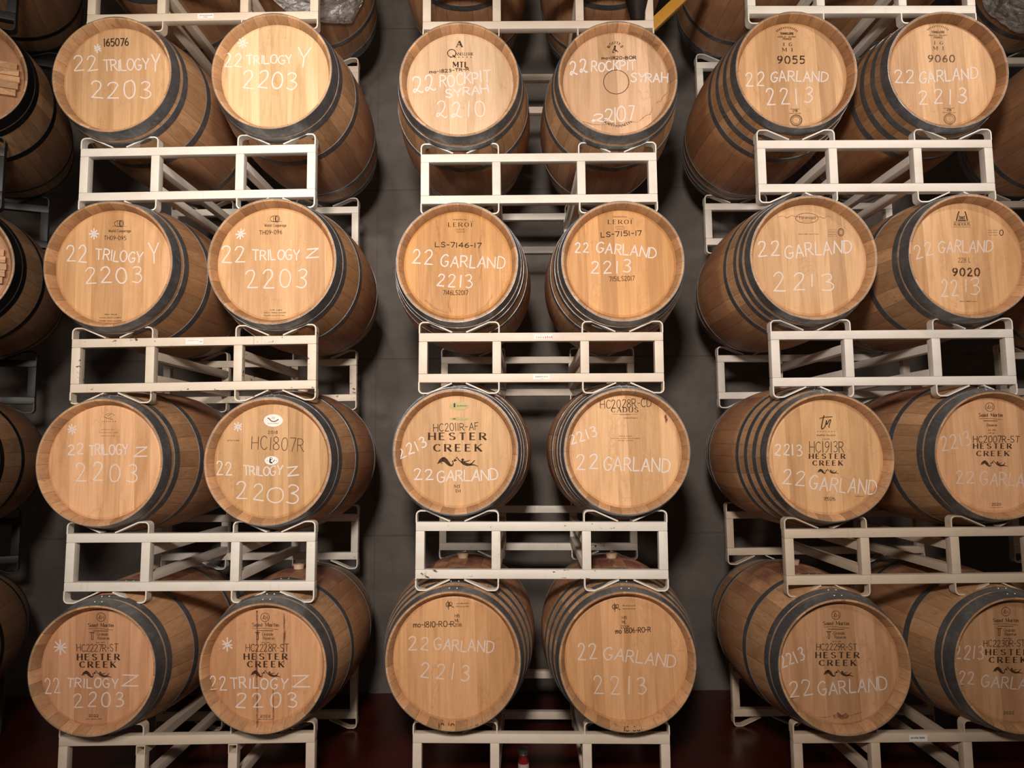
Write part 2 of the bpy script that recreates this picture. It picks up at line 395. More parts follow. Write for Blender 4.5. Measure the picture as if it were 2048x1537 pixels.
def make_rack(x, y, ztop, yaw, tilt, HF, label, paint=PAINT, tint=(1, 1, 1), rust=0.3, group='cream steel barrel racks', pockets=False):
    r = empty('barrel_rack', (x, y, ztop - HF), yaw, -tilt)
    tag(r, label, 'barrel rack', group)
    hf = round(HF, 3)
    def part(name, key, fn, loc):
        me = cached((name, key, paint.name), fn)
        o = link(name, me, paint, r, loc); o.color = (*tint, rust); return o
    for yy in (0.0, RD):
        for zz in (0.0, HF - TB):
            part('rail', 0, lambda: tube_mesh('rail', -RW/2, RW/2, 0, TB, 0, TB), (0, yy, zz))
        for xx, inner in ((-RW/2, 0), (-0.232, 1), (0.190, 1), (RW/2 - TB, 0)):
            if pockets and inner and yy == 0.0:
                part('upright', ('p', hf), lambda: tube_mesh('upright', 0, TB, 0, TB, TB, hf - 2*TB - 0.001), (xx, yy, 0))
            else:
                part('upright', hf, lambda: tube_mesh('upright', 0, TB, 0, TB, TB, hf - TB), (xx, yy, 0))
        for sx in (-BX, BX):
            for side in (-1, 1):
                part('saddle', (side, 1), lambda: saddle_half(side, 1), (sx, yy - 0.001, HF))
                part('saddle', (side, -1), lambda: saddle_half(side, -1), (sx, yy - 0.001, 0))
    for xx in (-0.232, 0.190):
        if pockets:
            part('side_beam', 'p', lambda: hollow_tube(0, TB, -TB, RD - TB - 0.0, 0, TB), (xx, TB, HF - 2*TB - 0.001))
        else:
            part('side_beam', 0, lambda: tube_mesh('side_beam', 0, TB, 0, RD - TB, 0, TB), (xx, TB, HF - 0.106))
        part('side_beam', 0, lambda: tube_mesh('side_beam', 0, TB, 0, RD - TB, 0, TB), (xx, TB, 0.040))
    return r

# (column, level): x, y, z of the top rail above the eye, yaw, tilt, frame height
RK = {('L',0):(-1.552,3.30,2.428,-.3,.2,.262), ('L',1):(-1.547,3.289,1.500,-.90,.20,.269), ('L',2):(-1.528,3.280,.541,.40,.49,.260),
 ('L',3):(-1.520,3.287,-.392,-.22,-.21,.267), ('L',4):(-1.509,3.294,-1.308,.32,.20,.272),
 ('M',0):(.151,3.312,2.374,.27,-.01,.260), ('M',1):(.143,3.307,1.456,-.03,-.06,.255), ('M',2):(.138,3.271,.546,-1.05,-.45,.240),
 ('M',3):(.128,3.256,-.352,-1.12,-.42,.261), ('M',4):(.115,3.273,-1.310,-1.15,-.30,.272),
 ('R',0):(1.802,3.315,2.441,1.13,.27,.260), ('R',1):(1.810,3.288,1.500,.70,-.03,.265), ('R',2):(1.845,3.301,.547,-.28,-.06,.270),
 ('R',3):(1.862,3.284,-.399,.02,.10,.257), ('R',4):(1.862,3.290,-1.327,0,0,.257)}
for i, z in enumerate((2.441, 1.500, .547, -.399, -1.318)): RK[('G', i)] = (3.545 + 0.01*i, 3.290, z, 0.2, 0, .264)
FYAW = 22.0
for i, (hx, z) in enumerate(((-2.64, 2.43), (-2.655, 1.500), (-2.68, .545), (-2.725, -.388), (-2.77, -1.31))):
    a = math.radians(FYAW); p = 0.08
    ox = hx - (BX*math.cos(a) + p*math.sin(a)); oy = 3.14 - (BX*math.sin(a) - p*math.cos(a))
    RK[('F', i)] = (ox, oy, z, FYAW, 0, .264)
CREAM = 'cream steel barrel racks'
RACKLAB = {
 ('L',0):'topmost cream steel rack of the left stack, small white label on its rail',
 ('L',1):'cream steel rack in the left stack carrying the barrel inked 165076',
 ('L',2):'rust-chipped cream steel rack in the left stack, under the TH09 barrels',
 ('L',3):'cream steel rack in the left stack, under the barrel with two white oval stickers',
 ('L',4):'bottom cream steel rack of the left stack, with open fork pockets',
 ('M',0):'topmost cream steel rack of the middle stack, above two barrels chalked SYRAH',
 ('M',1):'cream steel rack in the middle stack, under the two barrels chalked SYRAH',
 ('M',2):'cream steel rack in the middle stack with two white stickers, one printed red',
 ('M',3):'drip-stained cream steel rack in the middle stack, directly above barrel mo-1810-RO-R',
 ('M',4):'bottom cream steel rack of the middle stack, under barrels inked mo-1810 and mo 1806',
 ('R',0):'cream steel rack at the very top of the right stack, above barrels 9055 and 9060',
 ('R',1):'cream steel rack in the right stack carrying barrels 9055 and 9060',
 ('R',2):'cream steel rack in the right stack carrying the barrel stencilled 9020',
 ('R',3):'tan-looking cream steel rack in the right stack, under the barrel inked HC1913R',
 ('R',4):'bottom cream steel rack of the right stack, white label on its rail'}
ROWREF = ('the topmost right barrels', 'barrels 9055 and 9060', 'barrel 9020', 'barrel HC1913R', 'barrel HC2229R')
RUST = {('L',2):1.0, ('L',3):.6, ('M',3):.9, ('M',0):.6, ('R',3):.55, ('R',4):.4, ('R',0):.4}
TINT = {('L',0):(.93,.84,.74), ('L',2):(.95,.89,.81), ('L',4):(.90,.81,.73), ('R',3):(.82,.72,.62), ('R',4):(.86,.73,.62), ('M',0):(.90,.82,.75), ('M',2):(.96,.89,.83), ('M',4):(1,.92,.86), ('R',1):(1,.99,1), ('R',2):(1,.98,1)}  # paint tone per rack; partly dimmer light put into colour, as at bottom left
racks = {}
for key, (x, y, z, yw, tl, hf) in RK.items():
    col, lev = key
    if col == 'F':
        lab = 'black steel rack at the left edge, ' + ('highest of its stack, under the top corner barrel', 'under the upper of two barrels with plank bars', 'under the lower of two barrels with plank bars', 'fourth from the top of its stack', 'lowest of its stack, near the floor')[lev]
        racks[key] = make_rack(x, y, z + CZ, math.radians(yw), 0, hf, lab, PAINT_BLACK, (1,1,1), .2, 'black steel barrel racks')
    elif col == 'G':
        lab = 'cream steel rack at the right edge, level with the rack under ' + ROWREF[lev]
        racks[key] = make_rack(x, y, z + CZ, math.radians(yw), 0, hf, lab, PAINT, (.9,.86,.8), .4, CREAM)
    else:
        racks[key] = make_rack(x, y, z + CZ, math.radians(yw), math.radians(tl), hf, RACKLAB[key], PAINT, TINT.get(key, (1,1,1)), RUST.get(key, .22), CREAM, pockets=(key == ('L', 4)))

# ------------------------------------------------------------------ barrels
BL = 1.03                                   # barrel length
def prof(t, s):
    """outside radius at distance t from the front end; s scales the barrel's girth"""
    Rh, Rb = 0.295*s, 0.362*s
    return Rb - (Rb - Rh)*abs(1 - 2*t/BL)**2.0
DEPTH = 0.045                               # how far the head sits inside the rim
def rim(s): return 0.295*s
def lathe(name, pts, seg, smooth=True, sharp=35, close=False):
    """pts: (y, radius); axis along y"""
    V, F = [], []
    for (y, r) in pts:
        for k in range(seg):
            a = 2*PI*k/seg
            V.append((r*math.sin(a), y, r*math.cos(a)))
    n = len(pts)
    for i in range(n - 1 + (1 if close else 0)):
        j = (i + 1) % n
        for k in range(seg):
            k2 = (k+1) % seg
            F.append((i*seg+k, i*seg+k2, j*seg+k2, j*seg+k))
    me = mesh(name, V, F)
    bm = bmesh.new(); bm.from_mesh(me); bmesh.ops.recalc_face_normals(bm, faces=bm.faces[:]); bm.to_mesh(me); bm.free()
    if smooth:
        me.polygons.foreach_set('use_smooth', [True]*len(me.polygons)); me.set_sharp_from_angle(angle=math.radians(sharp))
    return me
def staves_mesh(s):
    h = BL/2; R = rim(s)
    pts = [(-h + DEPTH + 0.012, R - 0.0275), (-h + DEPTH, R - 0.0265), (-h + 0.004, R - 0.0115), (-h, R - 0.009), (-h, R - 0.001)]
    N = 26
    pts += [(-h + BL*i/N, prof(BL*i/N, s)) for i in range(N + 1)]
    pts += [(h, R - 0.009), (h - 0.004, R - 0.0115), (h - DEPTH, R - 0.0265), (h - DEPTH - 0.012, R - 0.0275)]
    return lathe('staves', pts, 112)
def head_mesh(s):
    R = rim(s) - 0.0262
    V, F = [], []; seg = 96
    rings = [(0.0, R - 0.011), (0.0045, R)]
    V.append((0, 0, 0))
    for y, r in rings:
        for k in range(seg): a = 2*PI*k/seg; V.append((r*math.sin(a), y, r*math.cos(a)))
    for k in range(seg):
        k2 = (k+1) % seg
        F.append((0, 1+k, 1+k2)); F.append((1+k, 1+seg+k, 1+seg+k2, 1+k2))
    me = mesh('barrel_head', V, F)
    bm = bmesh.new(); bm.from_mesh(me); bmesh.ops.recalc_face_normals(bm, faces=bm.faces[:])
    if bm.faces[0].normal.y > 0: bmesh.ops.reverse_faces(bm, faces=bm.faces[:])
    bm.to_mesh(me); bm.free()
    return me
def hoop_mesh(s, t0, t1):
    seg = 120; V, F = [], []
    pts = [(t0, -0.0005), (t0, 0.0022), ((t0+t1)/2, 0.0026), (t1, 0.0022), (t1, -0.0005)]
    for t, dr in pts:
        for k in range(seg):
            a = 2*PI*k/seg; aa = abs((a + PI) % (2*PI) - PI)
            r = prof(t, s) + dr + (0.0016 if aa < 0.16 and dr > 0 else 0)      # the lapped, riveted joint on top
            V.append((r*math.sin(a), -BL/2 + t, r*math.cos(a)))
    n = len(pts)
    for i in range(n):
        j = (i+1) % n
        for k in range(seg):
            k2 = (k+1) % seg; F.append((i*seg+k, i*seg+k2, j*seg+k2, j*seg+k))
    me = mesh('hoop', V, F)
    bm = bmesh.new(); bm.from_mesh(me); bmesh.ops.recalc_face_normals(bm, faces=bm.faces[:]); bm.to_mesh(me); bm.free()
    me.polygons.foreach_set('use_smooth', [True]*len(me.polygons)); me.set_sharp_from_angle(angle=math.radians(40))
    return me
def rivet_mesh():
    V, F = [], []; seg = 10
    for z, r in ((-0.001, 0.0052), (0.0012, 0.0048), (0.0026, 0.0028)):
        for k in range(seg): a = 2*PI*k/seg; V.append((r*math.cos(a), r*math.sin(a), z))
    V.append((0, 0, 0.0031))
    for i in range(2):
        for k in range(seg): F.append((i*seg+k, i*seg+(k+1) % seg, (i+1)*seg+(k+1) % seg, (i+1)*seg+k))
    for k in range(seg): F.append((2*seg+k, 2*seg+(k+1) % seg, 3*seg))
    return mesh('rivet', V, F, True)
def bung_mesh():
    V, F = [], []; seg = 28
    for z, r in ((-0.012, 0.024), (0.004, 0.026), (0.022, 0.030), (0.026, 0.028), (0.0262, 0.012), (0.022, 0.010)):
        for k in range(seg): a = 2*PI*k/seg; V.append((r*math.cos(a), r*math.sin(a), z))
    for i in range(5):
        for k in range(seg): F.append((i*seg+k, i*seg+(k+1) % seg, (i+1)*seg+(k+1) % seg, (i+1)*seg+k))
    F.append(tuple(5*seg+k for k in range(seg)))
    return mesh('bung', V, F, True, None, 40)
SIX = ((0.0, 0.056), (0.076, 0.110), (0.264, 0.300))
SIX_B = ((0.0, 0.058), (0.068, 0.102), (0.270, 0.306))
EIGHT = ((0.0, 0.048), (0.082, 0.114), (0.158, 0.190), (0.245, 0.279))
EIGHT_B = ((0.0, 0.046), (0.066, 0.098), (0.120, 0.150), (0.225, 0.258))
class Barrel: pass
def make_barrel(key, lev, side, s, prot, label, hoops=SIX, head_tint=(1,1,1), body_tint=(1,1,1), rivets=False,
                hoop_mat=HOOP, stave=STAVE, zc=None, group='oak wine barrels on racks', dx=0.0):
    x, y, z, yw, tl, hf = RK[key]
    a = math.radians(yw) ; ca, sa = math.cos(a), math.sin(a)
    lx = side*BX + dx
    ly = -prot + BL/2
    cx, cy = x + lx*ca - ly*sa, y + lx*sa + ly*ca
    czz = zc + lx*math.sin(math.radians(tl)) + CZ
    s = round(s, 3); Rb = 0.362*s
    r = empty('wine_barrel', (cx, cy, czz - Rb), a)
    tag(r, label, 'wine barrel', group)
    def part(name, k, fn, mat, par=r, loc=(0, 0, Rb), col=(1, 1, 1, 1)):
        o = link(name, cached((name, k, mat.name), fn), mat, par, loc); o.color = col; return o
    part('staves', s, lambda: staves_mesh(s), stave, col=(*body_tint, 1))
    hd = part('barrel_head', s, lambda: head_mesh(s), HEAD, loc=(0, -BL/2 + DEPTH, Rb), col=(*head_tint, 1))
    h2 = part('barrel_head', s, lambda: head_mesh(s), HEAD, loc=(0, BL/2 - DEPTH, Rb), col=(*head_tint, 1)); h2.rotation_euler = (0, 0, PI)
    allh = list(hoops) + [(BL - b, BL - q) for q, b in hoops]
    for i, (t0, t1) in enumerate(allh):
        h = part('hoop', (s, t0, t1), lambda: hoop_mesh(s, t0, t1), hoop_mat)
        if rivets and i < len(hoops):
            for da in (-0.055, 0.055):
                tm = (t0 + t1)/2; rr = prof(tm, s) + 0.0040
                v = link('rivet', cached('rivet', rivet_mesh), RIVET, h, (rr*math.sin(da), -BL/2 + tm, rr*math.cos(da)))
                v.rotation_euler = (0, da, 0)
    part('bung', 0, bung_mesh, BUNG, loc=(0, 0, 2*Rb))
    b = Barrel(); b.root = r; b.s = s; b.Rb = Rb; b.a = a; b.c = Vector((cx, cy, czz)); b.key = key
    return b

# ------------------------------------------------------------------ writing
GL = {}
def g(ch, w, txt):
    st = []
    for part in txt.split(';'):
        part = part.strip(); pts = [tuple(float(q) for q in p.split(',')) for p in part[1:].split()]
        st.append((part[0], pts))
    GL[ch] = (w, st)
g('A',7,'l 0,0 3.5,10 7,0; l 1.2,3.6 5.8,3.6'); g('B',6.2,'l 0,0 0,10; s 0,10 3.8,9.6 4.9,7.7 3.8,5.7 0,5.2; s 0,5.2 4.6,4.8 6,2.7 4.8,.5 0,0')
g('C',6.8,'s 6.5,8.3 5,9.8 3,9.8 .8,7.8 .2,5 .8,2.2 3,.2 5,.2 6.8,1.8'); g('D',6.8,'l 0,0 0,10; s 0,10 3.5,9.6 6,8 6.8,5 6,2 3.5,.4 0,0')
g('E',5.5,'l 0,0 0,10; l 0,10 5.2,10; l 0,5.2 4.3,5.2; l 0,0 5.5,0'); g('F',5.2,'l 0,0 0,10; l 0,10 5.2,10; l 0,5.2 4,5.2')
g('G',7.4,'s 6.8,8.6 5,9.9 3,9.7 .8,7.5 .2,4.8 1,1.8 3.2,.1 5.4,.4 6.7,2 6.8,4.2; l 4.2,4.2 7.4,4.2'); g('H',6.6,'l 0,0 0,10; l 6.6,0 6.6,10; l 0,5.1 6.6,5.1')
g('I',1.9,'l .95,0 .95,10'); g('J',4,'l 4,10 4,2.6; s 4,2.6 3.2,.4 1.6,0 .2,1.4'); g('K',6.3,'l 0,0 0,10; l 6,10 0,4.2; l 1.7,5.8 6.3,0'); g('L',5.2,'l 0,10 0,0; l 0,0 5.2,0')
g('M',8.4,'l 0,0 0,10; l 0,10 4.2,2; l 4.2,2 8.4,10; l 8.4,10 8.4,0'); g('N',7,'l 0,0 0,10; l 0,10 7,0; l 7,0 7,10')
g('O',7.4,'s 3.7,10 1.2,8.6 .2,5 1.2,1.4 3.7,0 6.2,1.4 7.2,5 6.2,8.6 3.7,10'); g('P',6,'l 0,0 0,10; s 0,10 4.2,9.6 5.8,7.4 4.4,5 0,4.4')
g('Q',7.6,'s 3.7,10 1.2,8.6 .2,5 1.2,1.4 3.7,0 6.2,1.4 7.2,5 6.2,8.6 3.7,10; l 4.4,2.6 7.6,-.8'); g('R',6.4,'l 0,0 0,10; s 0,10 4.2,9.6 5.6,7.5 4.2,5.3 0,4.8; l 2.6,4.9 6.4,0')
g('S',6,'s 5.6,8.4 4.2,9.8 2,9.8 .5,8.2 1.2,6.2 3,5.2 5,4.2 5.8,2.3 4.6,.4 2.2,.1 .2,1.6'); g('T',6.8,'l 3.4,0 3.4,10; l 0,10 6.8,10')
g('U',6.6,'l 0,10 0,3.2; s 0,3.2 1,.7 3.3,0 5.6,.7 6.6,3.2; l 6.6,3.2 6.6,10'); g('V',6.6,'l 0,10 3.3,0 6.6,10'); g('W',9,'l 0,10 2.4,0; l 2.4,0 4.5,8; l 4.5,8 6.6,0; l 6.6,0 9,10')
g('X',6.4,'l 0,10 6.4,0; l 0,0 6.4,10'); g('Y',6.6,'l 0,10 3.3,4.8; l 6.6,10 3.3,4.8; l 3.3,4.8 3.2,0'); g('Z',6.4,'l .4,10 6,10; l 6,10 0,0; l 0,0 6.4,0')
g('0',6,'s 3,10 .9,8.6 .1,5 .9,1.4 3,0 5.1,1.4 5.9,5 5.1,8.6 3,10'); g('1',1.6,'l .8,0 .8,10')
g('2',5.8,'s .2,7.8 1.4,9.6 3.6,9.9 5,8.3 4.5,6 2.4,3 .2,.2; l .2,.2 5.8,0'); g('3',5.6,'s .4,8.8 2.2,10 4.4,9.6 5,7.8 3.8,6.1 2,5.4 4,5 5.5,3.3 5,1.2 3,.1 .2,.8')
g('4',6,'l 4.4,0 4.4,10; l 4.4,10 0,3; l 0,3 6,3'); g('5',5.6,'l 5.2,10 1,10; l 1,10 .6,5.6; s .6,5.6 3,6.3 5,5.2 5.6,3 4.6,.9 2.6,0 .2,.9')
g('6',5.6,'s 4.8,9.8 2.2,7.8 .5,4.5 .6,1.6 2.4,.1 4.6,.6 5.5,2.6 4.6,4.8 2.6,5.3 .8,3.6'); g('7',5.6,'l 0,10 5.6,10; l 5.6,10 2.2,0')
g('8',5.6,'s 2.8,5.4 .8,6.8 .8,9 2.8,10 4.8,9 4.8,6.8 2.8,5.4 .3,3.6 .3,1.2 2.8,0 5.3,1.2 5.3,3.6 2.8,5.4'); g('9',5.6,'s .8,.2 3.4,2.2 5.1,5.5 5,8.4 3.2,9.9 1,9.4 .1,7.4 1,5.2 3,4.7 4.8,6.4')
g('-',3.4,'l 0,4.6 3.4,4.6'); g('.',.8,'l .2,.2 .8,.2'); g('q',6.2,'s .3,7.6 1.6,9.6 3.8,9.8 5,8 4.4,5.2 2.4,1.8 .8,.2 0,1.2 1,2.4 3,1.4 5.2,0 6.2,.8')
g('a',5,'s 4.6,5 3,6.4 1,5.6 .2,3.2 1,.6 2.8,0 4.6,1.6; l 4.7,6.2 4.7,0'); g('i',1,'l .5,6.2 .5,0; l .5,8.2 .5,9.2'); g('n',4.4,'l .2,6.2 .2,0; s .2,4 1.6,6 3.3,6 4.2,4.4 4.2,2; l 4.2,2 4.2,0')
g('t',3.4,'l 1.6,9 1.6,0; l 0,6.2 3.4,6.2'); g('r',3.2,'l .4,6.2 .4,0; s .4,3.6 1.4,5.6 3.2,6.1'); g('o',4.8,'s 2.4,6.3 .7,5.2 .1,3.1 .7,1 2.4,0 4.1,1 4.7,3.1 4.1,5.2 2.4,6.3')
g('m',7,'l .2,6.2 .2,0; s .2,4 1.4,6.1 2.8,6 3.5,4.4 3.5,0; s 3.5,4 4.7,6.1 6.1,6 6.8,4.4 6.8,0'); g('e',4.6,'s .3,3.3 4.4,3.4 4.1,5.4 2.4,6.3 .5,4.8 .3,2.2 1.6,.2 3.2,0 4.5,1.2')
g('g',5,'s 4.6,4.8 3,6.3 1,5.6 .2,3.2 1,.6 2.8,0 4.6,1.6; s 4.7,6.2 4.7,-1 3.4,-2.9 1.4,-2.9 .3,-2'); g('l',.8,'l .4,10 .4,0'); g('d',5,'s 4.6,4.8 3,6.3 1,5.6 .2,3.2 1,.6 2.8,0 4.6,1.6; l 4.7,10 4.7,0'); g('p',5,'l .2,6.2 .2,-3; s .3,4.6 2,6.3 4,5.4 4.8,3.2 4,.8 2,0 .4,1.6')
g('u',4.6,'s .2,6.2 .3,1.6 2,0 4.2,1.8; l 4.4,6.2 4.4,0'); g('s',4,'s 3.8,5.4 2,6.3 .4,5.2 1.4,3.7 3,2.8 3.8,1.3 2.2,0 .1,.9'); g('c',4.2,'s 4.1,5.2 2.4,6.3 .6,5 .2,3 .9,.8 2.6,0 4.2,1'); g('v',4.6,'l 0,6.2 2.3,0 4.6,6.2')

def catmull(P, n=6):
    if len(P) < 3: return P
    closed = (Vector(P[0]) - Vector(P[-1])).length < 1e-6
    out = []
    for i in range(len(P) - 1):
        p1, p2 = Vector(P[i]), Vector(P[i+1])
        p0 = Vector(P[i-1]) if i > 0 else (Vector(P[-2]) if closed else p1)
        p3 = Vector(P[i+2]) if i + 2 < len(P) else (Vector(P[1]) if closed else p2)
        for k in range(n):
            t = k/n
            out.append(tuple(0.5*((2*p1) + (p2-p0)*t + (2*p0-5*p1+4*p2-p3)*t*t + (3*p1-p0-3*p2+p3)*t**3)))
    out.append(tuple(P[-1])); return out

class Ink:
    """polygons drawn in the photograph's frame and carried onto a barrel's head (or its bevelled rim)"""
    def __init__(self, barrel): self.b = barrel; self.V = []; self.F = []; self.M = []
    def place(self, px, py, lift):
        b = self.b; ca, sa = math.cos(b.a), math.sin(b.a)
        d = ray(px, py); R = rim(b.s); rc = R - 0.0262; off = DEPTH
        for _ in range(5):
            yl = -BL/2 + off - lift
            # plane: (P - c) . (-sa, ca, 0) = yl
            k = (yl + (b.c.x*-sa + b.c.y*ca)) / (d.x*-sa + d.y*ca)
            P = d*k + Vector((0, 0, CZ)) - b.c
            u = P.x*ca + P.y*sa; v = P.z
            r = math.hypot(u, v)
            if r < rc: break
            off = DEPTH*max(0.0, min(1.0, (R - 0.010 - r)/(R - 0.010 - rc)))
        return (u, yl, v)
    def poly(self, pts, lift=0.0009, mi=0):
        b = len(self.V); self.V += [self.place(p[0], p[1], lift) for p in pts]
        self.F.append(tuple(range(b, b+len(pts)))); self.M.append(mi)
    def strip(self, pts, w, lift=0.0009, mi=0):
        """pts in the photo's pixels; w one width or a width per point"""
        n = len(pts)
        if n < 2: return
        ws = w if isinstance(w, (list, tuple)) else [w]*n
        L, Rr = [], []
        for i in range(n):
            a = Vector(pts[max(i-1, 0)]); c = Vector(pts[min(i+1, n-1)])
            t = c - a
            t = t.normalized() if t.length > 1e-6 else Vector((1, 0))
            nrm = Vector((-t.y, t.x))*ws[i]/2; p = Vector(pts[i])
            L.append(p + nrm); Rr.append(p - nrm)
        b = len(self.V)
        for i in range(n):
            self.V.append(self.place(L[i].x, L[i].y, lift)); self.V.append(self.place(Rr[i].x, Rr[i].y, lift))
        for i in range(n-1): self.F.append((b+2*i, b+2*i+1, b+2*i+3, b+2*i+2)); self.M.append(mi)
    def seg(self, p, q, w, ext=0.35, lift=0.0009, mi=0):
        a, c = Vector(p), Vector(q); t = (c - a)
        if t.length < 1e-6: return
        t.normalize(); e = t*w*ext
        m = 1 + int((c - a).length/25)
        A, B = a - e, c + e
        self.strip([tuple(A.lerp(B, i/m)) for i in range(m+1)], w, lift, mi)
    def ellipse(self, cx, cy, rx, ry, lift=0.0009, mi=0, n=28, rot=0.0):
        self.poly([(cx + rx*math.cos(2*PI*k/n), cy + ry*math.sin(2*PI*k/n)) for k in range(n)], lift, mi)
    def ring(self, cx, cy, rx, ry, w, dash=0, lift=0.0009, mi=0, a0=0.0, a1=2*PI):
        n = 40
        pts = [(cx + rx*math.cos(a0 + (a1-a0)*k/n), cy + ry*math.sin(a0 + (a1-a0)*k/n)) for k in range(n+1)]
        if not dash: self.strip(pts, w, lift, mi)
        else:
            for i in range(0, n, 2): self.strip(pts[i:i+2], w, lift, mi)
    def ticks(self, x0, x1, y, h, mi=0, words=1, lift=0.0009):
        """a line of print too small to read"""
        rr = random.Random(int(x0*7 + y)); x = x0; st = max(1.3, h*0.62)
        gaps = {int((x1-x0)/st*(i+1)/words) for i in range(words-1)}
        i = 0
        while x < x1:
            if i not in gaps:
                hh = h*rr.uniform(0.55, 1.0)
                self.strip([(x, y), (x + rr.uniform(-.2, .2), y - hh)], st*0.42, lift, mi)
                if rr.random() < 0.5: self.strip([(x, y - hh*rr.choice((0.1, .5, .9))), (x + st*0.7, y - hh*rr.choice((0.1, .5, .9)))], h*0.16, lift, mi)
            x += st; i += 1
    def text(self, style, txt, x0, y0, x1, y1, h, gap=None, w=None, jit=None, mi=0, lift=0.0009, arc=None):
        sp = {'chalk': 2.2, 'marker': 2.0, 'sans': 2.2, 'stencil': 2.6, 'serif': 3.0}[style] if gap is None else gap
        wid = 0
        for ch in txt: wid += (3.6 if ch == ' ' else GL[ch][0]) + sp
        wid -= sp
        base = Vector((x0, y0)); d = Vector((x1 - x0, y1 - y0)); L = d.length; d.normalize(); up = Vector((d.y, -d.x))
        sx = L/wid; sy = h/10.0
        if w is None: w = {'chalk': 2.45, 'marker': 1.7, 'sans': h*0.15, 'stencil': h*0.20, 'serif': h*0.262}[style]
        j = {'chalk': 1.0, 'marker': 0.6}.get(style, 0.0) if jit is None else jit
        rr = random.Random(txt + str(int(x0 + y0)))
        cur = 0.0
        for ch in txt:
            if ch == ' ': cur += 3.6 + sp; continue
            gw, st = GL[ch]
            rot = math.radians(rr.uniform(-4, 4)*j); sc = 1 + rr.uniform(-.07, .07)*j; oy = rr.uniform(-.5, .5)*j; sk = rr.uniform(-.04, .08)*j
            def T(p, cur=cur):
                x = p[0] - gw/2; y = p[1]*sc
                x += sk*y
                x, y = x*math.cos(rot) - y*math.sin(rot)*sy/max(sx, .01), x*math.sin(rot)*sx/sy + y*math.cos(rot)
                if arc is None:
                    return tuple(base + d*((cur + gw/2 + x)*sx) + up*((y + oy)*sy))
                acx, acy, ar, aa0, aa1 = arc         # letters set round a circle
                f = (cur + gw/2 + x)/wid; an = aa0 + (aa1 - aa0)*f
                r = ar + (y*sy if aa1 > aa0 else -y*sy)
                return (acx + r*math.cos(an), acy + r*math.sin(an))
            for kind, pts in st:
                if j: pts = [(x + rr.uniform(-.22, .22)*j, y + rr.uniform(-.22, .22)*j) for x, y in pts]
                if kind == 's':
                    q = [T(p) for p in catmull(pts)]
                    if style == 'serif':
                        ws = []
                        for i in range(len(q)):
                            a = Vector(q[max(i-1, 0)]); c = Vector(q[min(i+1, len(q)-1)]); t = c - a
                            f = abs(t.y)/max(t.length, 1e-6); ws.append(w*(0.30 + 0.85*f**1.5))
                        self.strip(q, ws, lift, mi)
                    elif style == 'stencil':
                        m = len(q); k = max(2, m//2)
                        self.strip(q[:k-1], w, lift, mi); self.strip(q[k:], w, lift, mi)
                    else: self.strip(q, w*(1 + rr.uniform(-.12, .12)*j), lift, mi)
                else:
                    for i in range(len(pts)-1):
                        p, q = pts[i], pts[i+1]
                        P, Q = T(p), T(q)
                        if style == 'serif':
                            dx, dy = q[0]-p[0], q[1]-p[1]
                            thick = abs(dy) > abs(dx)*0.3
                            thin = (abs(dy) <= abs(dx)*0.3) or (dx*dy > 0 and abs(dx) > 0.6 and ch != 'Z') or (ch == 'N' and abs(dx) < .1) or (ch == 'M' and p[0] == 0 and q[0] == 0)
                            self.seg(P, Q, w*(0.42 if thin else 1.1), 0.0, lift, mi)
                            if thick:
                                for e, o in ((p, q), (q, p)):
                                    if (e[1] in (0, 10) or (abs(e[1] - 6.2) < .1 and ch.islower())) and not (ch in 'AVW' and e[1] == (10 if ch == 'A' else 0)) and not (ch in 'N' and e == (7, 0)) and not (ch == 'M' and e == (4.2, 2)):
                                        hw = 1.25*(1.0 if not thin else 0.9)
                                        self.seg(T((e[0]-hw, e[1])), T((e[0]+hw, e[1])), w*0.34, 0.0, lift, mi)
                        else:
                            self.seg(P, Q, w*(1 + rr.uniform(-.12, .12)*j), 0.3, lift, mi)
            cur += gw + sp
    def star(self, cx, cy, r, w=2.6):
        rr = random.Random(int(cx*3+cy))
        for k in range(4):
            a = PI*k/4 + rr.uniform(-.12, .12); l = r*rr.uniform(.75, 1.1)
            self.seg((cx - l*math.cos(a), cy - l*math.sin(a)), (cx + l*math.cos(a), cy + l*math.sin(a)), w, 0.0)
    def done(self, name, mats, alpha=1.0, label=None, par=None):
        """one mesh for every mark that stands apart from the others"""
        n = len(self.F)
        if not n: return None
        bb = []
        for f in self.F:
            xs = [self.V[i][0] for i in f]; zs = [self.V[i][2] for i in f]; bb.append((min(xs), max(xs), min(zs), max(zs)))
        root = list(range(n))
        def find(i):
            while root[i] != i: root[i] = root[root[i]]; i = root[i]
            return i
        G = 0.014
        order = sorted(range(n), key=lambda i: bb[i][0])
        for a in range(n):
            i = order[a]; A = bb[i]
            for c in range(a+1, n):
                j = order[c]; B = bb[j]
                if B[0] > A[1] + G: break
                if B[2] <= A[3] + G and B[3] >= A[2] - G:
                    ri, rj = find(i), find(j)
                    if ri != rj: root[ri] = rj
        groups = {}
        for i in range(n): groups.setdefault(find(i), []).append(i)
        out = None
        for fs in sorted(groups.values(), key=lambda q: -len(q)):
            mp = {}; V = []; F = []
            for i in fs:
                for v in self.F[i]:
                    if v not in mp: mp[v] = len(V); V.append(self.V[v])
                F.append(tuple(mp[v] for v in self.F[i]))
            me = mesh(name, V, F, mi=[self.M[i] for i in fs])
            bm = bmesh.new(); bm.from_mesh(me)
            bmesh.ops.reverse_faces(bm, faces=[f for f in bm.faces if f.normal.y > 0]); bm.to_mesh(me); bm.free()
            o = link(name, me, mats, par or self.b.root, (0, 0, self.b.Rb if par is None else 0)); o.color = (1, 1, 1, alpha)
            if label: o['label'] = label
            out = out or o
        return out
